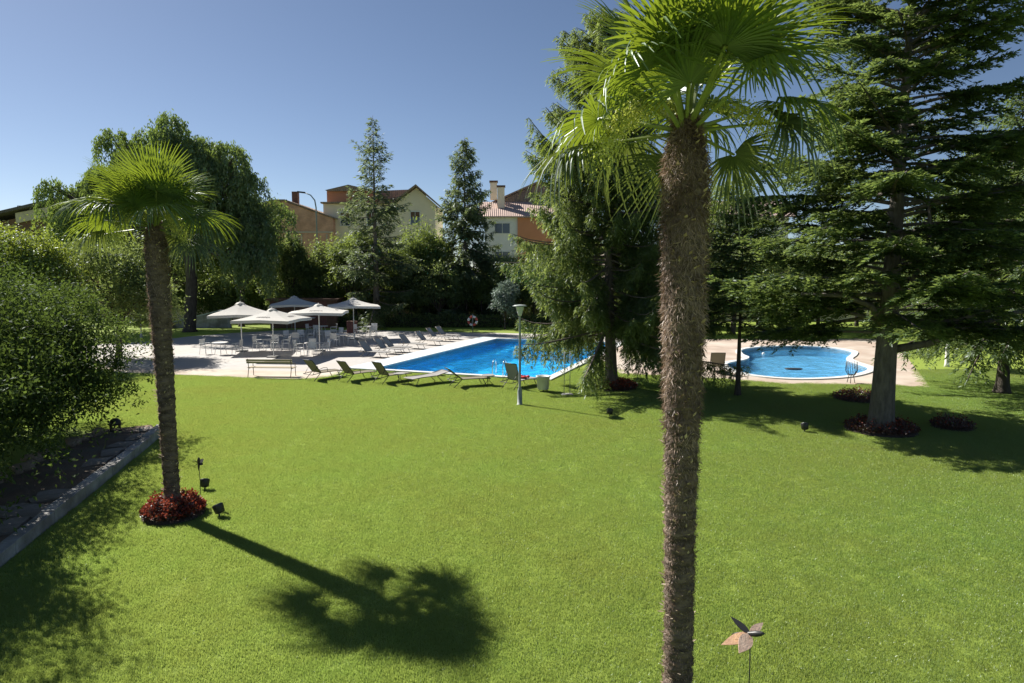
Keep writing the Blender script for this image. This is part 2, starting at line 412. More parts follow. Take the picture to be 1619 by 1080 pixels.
# ------------------------------------------------------------------ ground, terrace, pools
PV = np.array((0.350, 0.937)); PU = np.array((-0.937, 0.350)); P0 = np.array((1.5, 30.95))
def pool(u, v): return tuple(P0 + PU * u + PV * v)
PW, PL = 9.0, 16.6
pool_in = [pool(0, 0), pool(PW, 0), pool(PW, PL), pool(0, PL)]
pool_out = [pool(-0.4, -0.35), pool(PW + 1.5, -0.35), pool(PW + 1.5, PL + 0.6), pool(-0.4, PL + 0.6)]
kid_raw = [(11.33, 35.63), (11.08, 33.34), (11.72, 31.72), (13.2, 31.0), (15.44, 31.6), (17.24, 33.13), (18.2, 34.7), (18.45, 36.7), (18.86, 38.25), (19.98, 40.01), (20.9, 41.94), (20.5, 43.7), (18.8, 44.7), (16.3, 44.2), (14.5, 42.62), (13.74, 40.32), (13.59, 38.82), (12.9, 37.6), (11.92, 36.63)]
kid_in = smooth_loop(kid_raw, 5)
kid_out = offset_loop(kid_in, 0.34)

terrace_front = [(-30, 36.5), (-24, 34.4), (-18.6, 32.9), (-14.3, 31.9), (-11.5, 31.15), (-9.84, 30.95), (-9.0, 31.25), (-8.45, 31.9), (-8.3, 32.6)]
terrace_back = [(13, 50.0), (8.0, 52.0), (-0.5, 54.6), (-5.5, 55.5), (-12.0, 57.4), (-19.0, 57.6), (-22.5, 54.5), (-24.6, 51.5), (-25.8, 47.5), (-30, 45)]
pc = [pool(PW + 1.5, -0.33), pool(PW + 1.5, PL + 0.6), pool(-0.4, PL + 0.6)]
terrace_poly = terrace_front + pc + terrace_back
tan_poly = [(-30, 38.6), (-24, 36.4), (-18.6, 34.9), (-14.0, 33.9), (-11.0, 33.4), (-8.6, 33.5), (-8.35, 32.66), (-8.5, 31.98), (-9.05, 31.33), (-9.86, 31.03), (-11.5, 31.23), (-14.3, 31.98), (-18.6, 32.98), (-24, 34.48), (-30, 36.58)]
deck_poly = [(4.9, 39.3), (5.25, 35.5), (5.2, 32.6), (7.2, 32.1), (9.4, 31.2), (12.1, 29.6), (15.5, 29.5), (17.8, 28.75), (19.2, 31.6), (22.0, 37.5), (25.5, 44.8), (27.5, 50), (13.4, 49.6), (9.0, 48.5), (6.6, 44.0)]

BIG = 700
sheet('lawn', [[(-BIG, -60), (BIG, -60), (BIG, 1400), (-BIG, 1400)], pool_in, kid_in], 0.0, 'lawn')
sheet('terrace', [terrace_poly], 0.02, 'terrace')
sheet('tan_paving', [tan_poly], 0.026, 'tan_paving')
sheet('paddling_pool_deck', [deck_poly, kid_in], 0.015, 'pink_paving')

def ring(name, outer, inner, z0, z1, mat):
    mb = MB(); n = len(outer)
    vs = [(x, y, z1) for x, y in outer] + [(x, y, z1) for x, y in inner] + [(x, y, z0) for x, y in outer] + [(x, y, z0 - 0.25) for x, y in inner]
    fs = []
    for i in range(n):
        j = (i + 1) % n
        fs += [(i, j, n + j, n + i), (2 * n + i, 2 * n + j, j, i), (n + i, n + j, 3 * n + j, 3 * n + i)]
    mb.add(vs, fs)
    return tag(mb.build(name, mat), kind='structure')
ring('pool_coping', pool_out, pool_in, -0.02, 0.075, 'coping_white')
wide = MB(); a = [pool(PW + 1.46, -0.31), pool(PW + 0.34, -0.31), pool(PW + 0.34, PL + 0.56), pool(PW + 1.46, PL + 0.56)]
wide.prism(a, 0.03, 0.079, 'z'); tag(wide.build('pool_edge_paving', 'coping'), kind='structure')
ring('paddling_pool_coping', kid_out, kid_in, -0.02, 0.07, 'coping_white')

def basin(name, loop, depth, mat):
    mb = MB(); n = len(loop)
    vs = [(x, y, 0.0) for x, y in loop] + [(x, y, -depth) for x, y in loop]
    mb.add(vs, [(i, (i + 1) % n, n + (i + 1) % n, n + i) for i in range(n)])
    o = tag(mb.build(name, mat), kind='structure')
    sheet('basin_floor', [loop], -depth, mat, None, o)
    return o
basin('pool_basin', pool_in, 1.35, 'pool_tile')
basin('paddling_pool_basin', kid_in, 0.55, 'kid_tile')

def water(name, poly, z, mat, step, amp, seed):
    xs = np.array([p[0] for p in poly]); ys = np.array([p[1] for p in poly])
    gx = np.arange(xs.min() - step, xs.max() + 2 * step, step); gy = np.arange(ys.min() - step, ys.max() + 2 * step, step)
    X, Y = np.meshgrid(gx, gy); h = np.zeros_like(X); rg = np.random.default_rng(seed)
    for _ in range(26):
        a = rg.uniform(0, 6.28); wl = rg.uniform(0.35, 1.3)
        k = 6.283 / wl; h += amp * wl * np.sin(k * (X * math.cos(a) + Y * math.sin(a)) + rg.uniform(0, 6.28))
    nx, ny = len(gx), len(gy)
    V = np.stack([X, Y, z + h], -1).reshape(-1, 3)
    ins = inside(offset_loop(poly, step * 0.9), V[:, 0], V[:, 1]).reshape(ny, nx)
    idx = np.arange(nx * ny).reshape(ny, nx)
    F = np.stack([idx[:-1, :-1], idx[:-1, 1:], idx[1:, 1:], idx[1:, :-1]], -1)
    keep = ins[:-1, :-1] & ins[:-1, 1:] & ins[1:, 1:] & ins[1:, :-1]
    F = F[keep]
    me = bpy.data.meshes.new(name); me.from_pydata(V.tolist(), [], F.tolist())
    bm = bmesh.new(); bm.from_mesh(me); bmesh.ops.delete(bm, geom=[v for v in bm.verts if not v.link_faces], context='VERTS'); bm.to_mesh(me); bm.free()
    me.polygons.foreach_set('use_smooth', [True] * len(me.polygons))
    me.materials.append(M[mat]); o = bpy.data.objects.new(name, me); C.objects.link(o); o['kind'] = 'structure'
    return o
# the grid reaches a little into the coping, never above it
water('pool_water', pool_in, -0.10, 'water', 0.10, 0.0075, 3)
water('paddling_pool_water', kid_in, -0.08, 'kid_water', 0.10, 0.0055, 5)

# ------------------------------------------------------------------ side path with kerb wall, slabs, border stones
wall_pts = [(-7.6, 6.0), (-8.2, 8.4), (-8.86, 11.4), (-9.5, 14.4), (-10.2, 17.6), (-10.85, 20.5)]
path_poly = wall_pts + [(-11.4, 21.2), (-12.4, 20.6), (-12.4, 18.9), (-11.9, 15.5), (-11.3, 12.5), (-10.6, 9.0), (-9.9, 6.0)]
path = sheet('side_path', [path_poly], 0.10, 'path_soil')
kerb = empty('kerb_wall', (-9.2, 13, 0), 0, 'long grey concrete kerb wall between the lawn and the side path', 'kerb')
for i in range(len(wall_pts) - 1):
    a, b = Vector((*wall_pts[i], 0)), Vector((*wall_pts[i + 1], 0)); t = (b - a).normalized(); nn = Vector((t.y, -t.x, 0))
    for k in range(2):
        p = a.lerp(b, k / 2 + 0.004); q = a.lerp(b, (k + 1) / 2 - 0.004)
        mb = MB(); o = [(p + nn * .0), (q + nn * .0), (q + nn * .24), (p + nn * .24)]
        hz = 0.25 + 0.018 * math.sin(i * 3 + k * 2)
        mb.prism([(v.x + 9.2, v.y - 13) for v in o], -0.05, hz, 'z')
        mb.build('kerb_block', 'concrete', kerb, bevel=0.012)
rg = random.Random(4)
for i in range(15):
    t = i / 14; y = 8.0 + t * 12.4
    xw = np.interp(y, [p[1] for p in wall_pts], [p[0] for p in wall_pts])
    for c in range(2):
        w, l = rg.uniform(.42, .6), rg.uniform(.55, .8)
        if rg.random() < (.22, .62)[c]: continue
        mb = MB(); n = 8
        ol = []
        for k, (sx, sy) in enumerate([(-1, -1), (0, -1.05), (1, -1), (1.05, 0), (1, 1), (0, 1.05), (-1, 1), (-1.05, 0)]):
            ol.append((sx * w / 2 + rg.uniform(-.11, .11), sy * l / 2 + rg.uniform(-.13, .13)))
        mb.prism(ol, 0.0, 0.035 + rg.uniform(0, .02), 'z')
        o = mb.build('stone_slab', 'slab', path, bevel=0.008); o.location = (xw - .42 - c * .68 + rg.uniform(-.08, .08), y, 0.098); o.rotation_euler = (rg.uniform(-.02, .02), rg.uniform(-.03, .03), .2 + rg.uniform(-.15, .15))
def rock_mesh(seed):
    bm = bmesh.new(); bmesh.ops.create_icosphere(bm, subdivisions=2, radius=1)
    r_ = random.Random(seed); ph = [r_.uniform(0, 6) for _ in range(6)]
    for v in bm.verts:
        c = v.co; v.co = c * (1 + .22 * math.sin(2.3 * c.x + ph[0]) * math.cos(2.1 * c.y + ph[1]) + .16 * math.sin(3.7 * c.z + ph[2] + c.x * 2))
    me = bpy.data.meshes.new('border_stone'); bm.to_mesh(me); bm.free(); me.materials.append(M['rock']); return me
rocks = [rock_mesh(s) for s in range(4)]
for i in range(34):
    y = 8 + i * 0.36; xe = np.interp(y, [6, 9, 12.5, 15.5, 18.9, 20.6], [-9.9, -10.6, -11.3, -11.9, -12.4, -12.4])
    o = bpy.data.objects.new('border_stone', rocks[i % 4]); C.objects.link(o); o.parent = path
    s = rg.uniform(.10, .19); o.location = (xe + rg.uniform(-.1, .15), y, .10 + s * .3); o.scale = (s * rg.uniform(1, 1.5), s * rg.uniform(.9, 1.4), s * .8); o.rotation_euler = (0, 0, rg.uniform(0, 6))

# ------------------------------------------------------------------ grass blades on the near lawn (stuff)
def grass():
    rg = np.random.default_rng(11)
    n = 1300; s = 0.72
    P = np.stack([rg.uniform(-s / 2, s / 2, n), rg.uniform(-s / 2, s / 2, n), np.zeros(n)], 1)
    az = rg.uniform(0, 6.283, n); lean = np.abs(rg.normal(0, 0.55, n))
    D = np.stack([np.cos(az) * np.sin(lean), np.sin(az) * np.sin(lean), np.cos(lean)], 1)
    N = rg.normal(size=(n, 3)); L = rg.uniform(.022, .052, n)
    me = cards_mesh('grass_tuft', P, D, N, L, rg.uniform(.005, .009, n), rg.random(n), mid=0.3)
    me.materials.append(M['grass'])
    src = bpy.data.objects.new('grass_tuft', me)
    gx, gy = np.meshgrid(np.arange(-27, 27, .37), np.arange(3.5, 34, .37))
    x = gx.ravel() + rg.uniform(-.13, .13, gx.size); y = gy.ravel() + rg.uniform(-.13, .13, gx.size)
    ok = (np.abs(x) < .80 * y + 2.5)
    for poly in (terrace_poly, pool_out, deck_poly, path_poly): ok &= ~inside(poly, x, y)
    xw = np.interp(y, [p[1] for p in wall_pts], [p[0] for p in wall_pts])
    ok &= ~((y < 21) & (x < xw + .45))
    for bx, by, br in ((-6.9, 13.45, .85), (4.26, 28.9, 1.15), (11.4, 20.8, 1.3)): ok &= ((x - bx) ** 2 + (y - by) ** 2 > br * br)
    x, y = x[ok], y[ok]; m = len(x)
    g = bpy.data.meshes.new('grass'); g.vertices.add(m)
    g.vertices.foreach_set('co', np.stack([x, y, np.full(m, .001)], 1).astype(np.float32).ravel())
    a = g.attributes.new('yaw', 'FLOAT', 'POINT'); a.data.foreach_set('value', rg.uniform(0, 6.283, m).astype(np.float32))
    a = g.attributes.new('size', 'FLOAT', 'POINT'); a.data.foreach_set('value', rg.uniform(.85, 1.2, m).astype(np.float32))
    o = bpy.data.objects.new('grass', g); C.objects.link(o); tag(o, 'short green grass blades covering the near lawn', 'grass', kind='stuff')
    ng = bpy.data.node_groups.new('grass_scatter', 'GeometryNodeTree')
    ng.interface.new_socket('Geometry', in_out='INPUT', socket_type='NodeSocketGeometry')
    ng.interface.new_socket('Geometry', in_out='OUTPUT', socket_type='NodeSocketGeometry')
    N_ = ng.nodes.new; gi = N_('NodeGroupInput'); go = N_('NodeGroupOutput'); ip = N_('GeometryNodeInstanceOnPoints'); oi = N_('GeometryNodeObjectInfo')
    oi.inputs[0].default_value = src
    ya = N_('GeometryNodeInputNamedAttribute'); ya.data_type = 'FLOAT'; ya.inputs[0].default_value = 'yaw'
    sa = N_('GeometryNodeInputNamedAttribute'); sa.data_type = 'FLOAT'; sa.inputs[0].default_value = 'size'
    cx = N_('ShaderNodeCombineXYZ'); er = N_('FunctionNodeEulerToRotation')
    l = ng.links.new
    l(gi.outputs[0], ip.inputs['Points']); l(oi.outputs['Geometry'], ip.inputs['Instance'])
    l(ya.outputs[0], cx.inputs['Z']); l(cx.outputs[0], er.inputs[0]); l(er.outputs[0], ip.inputs['Rotation']); l(sa.outputs[0], ip.inputs['Scale'])
    l(ip.outputs[0], go.inputs[0])
    md = o.modifiers.new('scatter', 'NODES'); md.node_group = ng
grass()

# ------------------------------------------------------------------ trees
def rand_unit(rg, n):
    v = rg.normal(size=(n, 3)); return v / np.linalg.norm(v, axis=1, keepdims=True)

def conifer(name, label, x, y, H, Rm, tr, z0, nb, mat, seed, bark='bark', twig_gap=0.16, spray=(0.16, 0.035), spray_gap=0.05,
            hang=0.0, e_low=-12, e_top=35, droop=0.25, tip=0.15, prof=None, group=None, cat='tree', lean=(0, 0), flare=1.5,
            azw=None, twig_len=0.30, jit=0.18, bend_tr=0.0):
    rg = np.random.default_rng(seed)
    root = empty(name, (x, y, 0), 0, label, cat, group)
    prof = prof or (lambda t: (1 - t) ** 0.85)
    def axis(z): t = z / H; return np.array((lean[0] * t + bend_tr * math.sin(t * 7), lean[1] * t, z))
    mb = MB(); zs = [0, .12, .4, .9, 1.8] + [H * k for k in (.2, .3, .42, .55, .7, .85, 1.0)]
    zs = sorted(zs)
    mb.tube([axis(z) for z in zs], [max(.012, tr * (1 - z / H) ** 1.25 * (1 + (flare - 1) * math.exp(-z / .25))) for z in zs], 12)
    mb.build('trunk', bark, root)
    bb = MB(); PP = []; DD = []; NN = []; LL = []; RR = []
    for i in range(nb):
        t = (i + rg.uniform(0, 1)) / nb; t = t ** 0.9
        z = z0 + (H - z0) * t * 0.985
        az = i * 2.39996 + rg.normal(0, .35)
        Lb = Rm * prof(t) * rg.uniform(.68, 1.15) + .12
        if azw: Lb *= azw(az % 6.2832, t)
        e0 = math.tan(R(e_low + (e_top - e_low) * t ** 1.2 + rg.normal(0, 6)))
        dr = droop * rg.uniform(.6, 1.4); tp = tip * rg.uniform(.5, 1.5)
        hd = np.array((math.cos(az), math.sin(az), 0)); sd_ = np.array((-hd[1], hd[0], 0)); wob = rg.normal(0, .10)
        def pt(s):
            s = np.asarray(s, float)[:, None]
            return axis(z) + hd * Lb * s + sd_ * Lb * wob * s * s + np.array((0, 0, 1)) * Lb * (e0 * s - dr * s * s + tp * s ** 3)
        ss = np.linspace(0, 1, 7); rb = max(.010, min(tr * .32, .014 * Lb + .008))
        bb.tube([tuple(p) for p in pt(ss)], [rb * (1 - .85 * s) + .004 for s in ss], 4, caps=False)
        s0 = min(.6, .22 + .10 * rg.random()) if Lb > 1 else .05
        m = max(3, int(Lb * (1 - s0) / twig_gap))
        s = np.linspace(s0, 1, m) + rg.normal(0, .01, m); s = np.clip(s, 0, 1)
        base = pt(s); tang = pt(s + .01) - base; tang /= np.linalg.norm(tang, axis=1, keepdims=True)
        for side in (-1, 1):
            tl = (twig_len * Lb * (1 - s) ** .7 * (.45 + .55 * np.minimum(1, (s - s0 + .12) / .35)) + .20) * rg.uniform(.6, 1.25, m)
            ang = rg.normal(R(58), R(12), m)
            td = tang * np.cos(ang)[:, None] + side * sd_ * np.sin(ang)[:, None]
            td[:, 2] += rg.normal(0, jit, m)
            hg = hang * rg.uniform(.5, 1.3, m)
            td = td * (1 - .75 * np.minimum(hg, 1))[:, None]; td[:, 2] -= hg
            td /= np.linalg.norm(td, axis=1, keepdims=True)
            cnt = np.maximum(3, (tl / spray_gap).astype(int)); idx = np.repeat(np.arange(m), cnt)
            k = len(idx); q = rg.random(k)
            P = base[idx] + td[idx] * (tl[idx] * q)[:, None]
            P[:, 2] -= (tl[idx] * q ** 2) * (.18 + .25 * hang)
            lat = np.cross(td[idx], np.array((0, 0, 1.0))); lat /= np.linalg.norm(lat, axis=1, keepdims=True) + 1e-6
            D = td[idx] * .75 + lat * (rg.choice([-1, 1], k) * rg.uniform(.3, .9, k))[:, None] + rand_unit(rg, k) * .35
            N = np.array((0, 0, 1.0)) + rand_unit(rg, k) * .75
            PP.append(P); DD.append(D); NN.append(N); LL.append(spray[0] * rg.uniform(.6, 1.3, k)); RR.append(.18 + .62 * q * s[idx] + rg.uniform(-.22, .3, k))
    bb.build('branches', bark, root)
    P = np.concatenate(PP); L = np.concatenate(LL)
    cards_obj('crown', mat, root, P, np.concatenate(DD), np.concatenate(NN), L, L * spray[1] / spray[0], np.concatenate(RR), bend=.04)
    return root, len(P)

def leafy(name, label, x, y, blobs, n, leaf, mat, seed, trunk=None, bark='bark_dark', cat='tree', group=None, clump=0.28, per=70, hang=0.0, shell=(.62, 1.06), lumps=0.2):
    """crown of leaf clumps spread over lobes; blobs: (x,y,z,rx,ry,rz) about the base"""
    rg = np.random.default_rng(seed)
    root = empty(name, (x, y, 0), 0, label, cat, group)
    bl = np.array(blobs, float); area = np.prod(bl[:, 3:], axis=1) ** (2 / 3); w = area / area.sum()
    nc = max(8, n // per); which = rg.choice(len(bl), nc, p=w)
    d = rand_unit(rg, nc); d[:, 2] = np.where(d[:, 2] < -.55, -d[:, 2] * .6, d[:, 2]); d /= np.linalg.norm(d, axis=1, keepdims=True)
    ph = rg.uniform(0, 6.28, (3,))
    lump = 1 + lumps * np.sin(4 * d[:, 0] + ph[0]) * np.sin(4.6 * d[:, 1] + ph[1]) + lumps * .8 * np.sin(6 * d[:, 2] + ph[2] + 3 * d[:, 0])
    f = rg.uniform(shell[0], shell[1], nc) * lump
    cc = bl[which, :3] + d * bl[which, 3:] * f[:, None]
    sz = clump * np.cbrt(np.prod(bl[which, 3:], axis=1)) * rg.uniform(.6, 1.3, nc)
    idx = np.repeat(np.arange(nc), per); k = len(idx)
    off = rg.normal(size=(k, 3)) * np.array((1, 1, .75)) * .55
    P = cc[idx] + off * sz[idx][:, None]
    if hang: P[:, 2] -= np.abs(rg.normal(0, 1, k)) * hang * sz[idx]
    P[:, 2] = np.maximum(P[:, 2], .05 + rg.random(k) * .1)
    N = d[idx] * .6 + np.array((0, 0, .7)) + rand_unit(rg, k) * .8
    D = rand_unit(rg, k) + off * .5; D[:, 2] -= .25 + hang
    cl = rg.uniform(-.18, .18, nc)
    cards_obj('crown', mat, root, P, D, N, leaf[0] * rg.uniform(.65, 1.3, k), leaf[1] * rg.uniform(.7, 1.25, k), .5 + cl[idx] + rg.uniform(-.4, .4, k), bend=.06)
    if trunk:
        tr, th = trunk; mb = MB(); kx = rg.normal(0, .05, 6) * th
        mb.tube([(0, 0, -.05), (0, 0, .15), (kx[0] * .3, kx[1] * .3, th * .4), (kx[0] * .6, kx[1] * .6, th)], [tr * 1.5, tr * 1.1, tr, tr * .75], 9)
        mb.build('trunk', bark, root)
        bm_ = MB(); top = Vector((kx[0] * .6, kx[1] * .6, th * .95))
        for j in rg.choice(nc, min(nc, 26), replace=False):
            e = Vector(cc[j]); md = top.lerp(e, .5) + Vector((0, 0, .12 * (e - top).length))
            bm_.tube([top, md, e], [tr * .5, tr * .28, tr * .07], 5, caps=False)
        bm_.build('branches', bark, root)
    return root

def weeping(name, label, x, y, H, Rm, n_strand, mat, seed, trunk_r, parts=None):
    rg = np.random.default_rng(seed); root = empty(name, (x, y, 0), 0, label, 'tree')
    lob = parts; PP = []; DD = []; RR = []; bb = MB(); mb = MB()
    mb.tube([(0, 0, -.05), (0, 0, .3), (.3, .1, H * .25), (.1, 0, H * .42)], [trunk_r * 1.5, trunk_r * 1.1, trunk_r, trunk_r * .7], 10); mb.build('trunk', 'bark_dark', root)
    for (lx, ly, lz, rx, ry, rz, w) in lob:
        m = int(n_strand * w); d = rand_unit(rg, m); d[:, 2] = np.abs(d[:, 2]) ** .7
        d /= np.linalg.norm(d, axis=1, keepdims=True)
        st = np.array((lx, ly, lz)) + d * np.array((rx, ry, rz)) * rg.uniform(.75, 1.05, m)[:, None]
        for j in range(0, m, 9):
            e = Vector(st[j]); s_ = Vector((.1, 0, H * .4)); bb.tube([s_, s_.lerp(Vector((lx, ly, lz)), .7), e], [trunk_r * .4, trunk_r * .22, .02], 4, caps=False)
        ln = rg.uniform(.9, 3.4, m) * (1.1 - .4 * d[:, 2]); cnt = (ln * 20).astype(int) + 6; idx = np.repeat(np.arange(m), cnt); k = len(idx); q = rg.random(k)
        out = d.copy(); out[:, 2] = 0
        P = st[idx] + out[idx] * (.5 * (1 - np.exp(-3 * q)) * ln[idx] * .35)[:, None]; P[:, 2] += .25 * np.sin(q * 3.1) * .8 - q ** 1.2 * ln[idx]
        P += rg.normal(0, .11, (k, 3)); P[:, 2] = np.maximum(P[:, 2], .6)
        D = rand_unit(rg, k) * .7; D[:, 2] -= 1.0
        PP.append(P); DD.append(D); cl = rg.uniform(-.2, .2, m); RR.append(.5 + cl[idx] + rg.uniform(-.35, .35, k))
    bb.build('branches', 'bark_dark', root)
    P = np.concatenate(PP); k = len(P)
    cards_obj('crown', mat, root, P, np.concatenate(DD), rand_unit(rg, k), rg.uniform(.20, .36, k), rg.uniform(.07, .12, k), np.concatenate(RR))
    return root

# big fir on the lawn: layered plates of branches
def fir_prof(t): return (1 - t) ** .62 * (0.84 + .16 * math.cos(t * 19 + .6)) if t > .04 else .8
NC = []
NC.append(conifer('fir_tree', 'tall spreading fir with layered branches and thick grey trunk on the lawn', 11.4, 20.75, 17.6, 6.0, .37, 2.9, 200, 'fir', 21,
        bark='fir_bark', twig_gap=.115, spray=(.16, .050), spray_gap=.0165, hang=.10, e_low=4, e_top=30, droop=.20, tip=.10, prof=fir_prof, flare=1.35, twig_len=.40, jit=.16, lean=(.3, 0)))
fir = NC[0][0]
for pts, r0 in (([(.25, 0, 2.55), (1.1, -.3, 2.75), (2.3, -.5, 3.3), (3.6, -.4, 3.7), (4.8, -.2, 3.75)], .13), ([(.2, -.1, 2.95), (.8, -.5, 3.35), (1.7, -.7, 3.5), (2.8, -1.0, 3.9)], .09),
                ([(-.2, -.1, 3.3), (-.7, -.4, 3.9), (-1.6, -.5, 4.2), (-2.8, -.4, 4.25)], .10), ([(.1, -.2, 3.9), (.5, -.6, 4.9), (.7, -.8, 6.0), (.6, -.7, 7.2)], .08)):
    mb = MB(); mb.tube(pts, [r0 * (1 - .17 * i) for i in range(len(pts))], 8); mb.build('limb', 'fir_bark', fir)
# drooping spruce by the pool
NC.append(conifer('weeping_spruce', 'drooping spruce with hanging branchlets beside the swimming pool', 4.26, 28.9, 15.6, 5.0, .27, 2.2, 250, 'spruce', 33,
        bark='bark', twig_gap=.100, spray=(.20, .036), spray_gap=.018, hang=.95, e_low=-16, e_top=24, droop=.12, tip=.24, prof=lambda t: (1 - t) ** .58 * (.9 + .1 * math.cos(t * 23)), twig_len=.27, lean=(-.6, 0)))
NC.append(conifer('young_fir', 'slim young fir with thin dark trunk beside the paddling pool', 9.0, 26.9, 7.8, 2.8, .105, 2.7, 90, 'fir', 44,
        bark='bark_dark', twig_gap=.12, spray=(.17, .05), spray_gap=.024, hang=.35, e_low=2, e_top=30, droop=.22, tip=.1, prof=lambda t: (1 - t) ** .6, twig_len=.36))
NC.append(conifer('sparse_spruce', 'tall thin spruce with sparse grey green branches standing behind the parasols', -12.0, 60.5, 18.3, 5.2, .34, 2.2, 120, 'far_spruce', 55,
        twig_gap=.17, spray=(.34, .085), spray_gap=.048, hang=.45, e_low=-14, e_top=30, droop=.15, tip=.18, twig_len=.34, prof=lambda t: (1 - t) ** .85 * (.85 + .3 * math.cos(t * 24))))
NC.append(conifer('dense_spruce', 'dense blue green spruce standing between the cream house and the white house', -4.5, 66.0, 17.6, 5.6, .34, 1.8, 150, 'far_spruce', 66,
        twig_gap=.15, spray=(.34, .095), spray_gap=.042, hang=.6, e_low=-20, e_top=26, droop=.1, tip=.18, twig_len=.34, prof=lambda t: (1 - t) ** .8 * (.9 + .2 * math.cos(t * 21))))

# tall weeping willow behind the small palm
wr = random.Random(12); WL = []
for (cx, cz, sx, sz, k) in ((-5.6, 11.0, 2.4, 3.4, 12), (-9.2, 9.2, 1.8, 2.6, 10), (-2.4, 10.0, 2.0, 3.4, 8), (.4, 12.4, 2.6, 4.0, 15), (3.6, 10.8, 1.9, 3.4, 12), (5.6, 7.0, 1.2, 2.6, 8)):
    for _ in range(k):
        r_ = wr.uniform(.9, 1.9); WL.append((cx + wr.gauss(0, sx * .5), wr.uniform(-2.2, 2.2), cz + wr.uniform(-.7, 1.0) * sz, r_, r_, r_ * wr.uniform(.8, 1.3), .026))
weeping('willow_tree', 'tall weeping willow with hanging foliage behind the small palm', -26.5, 56.0, 17.5, 8, 1900, 'willow', 71, .45,
        parts=WL)

# evergreen shrubs over the side path
HS = [(-14.1, 20.0, 4.6, 2.5), (-14.3, 17.2, 5.1, 2.7), (-13.2, 14.6, 5.2, 2.7), (-11.9, 12.0, 5.9, 2.6), (-11.2, 9.2, 5.6, 2.5), (-15.8, 20.5, 5.3, 2.6)]
HL = ['broad evergreen shrub where the side path ends at the lawn', 'tall evergreen shrub hanging over the side path behind the small palm', 'dark evergreen shrub beside the middle of the side path',
      'evergreen shrub beside the side path opposite the kerb wall', 'last evergreen shrub of the row along the side path', 'tall evergreen shrub standing behind the row along the path']
for i, (x, y, h, r) in enumerate(HS):
    leafy('evergreen_shrub', HL[i], x, y, [(0, 0, h * .48, r * .95, r * .95, h * .50), (.7, .3, h * .34, r * .85, r * .8, h * .36), (.5, -.3, h * .66, r * .8, r * .8, h * .34), (.5, -.5, h * .2, r * .8, r * .9, h * .22)],
          40000 if i not in (4, 5) else 20000, (.115, .05), 'hedge', 80 + i, (.11, h * .5), cat='shrub', group='shrubs along the side path', clump=.17, per=55, lumps=.20, shell=(.25, 1.10))

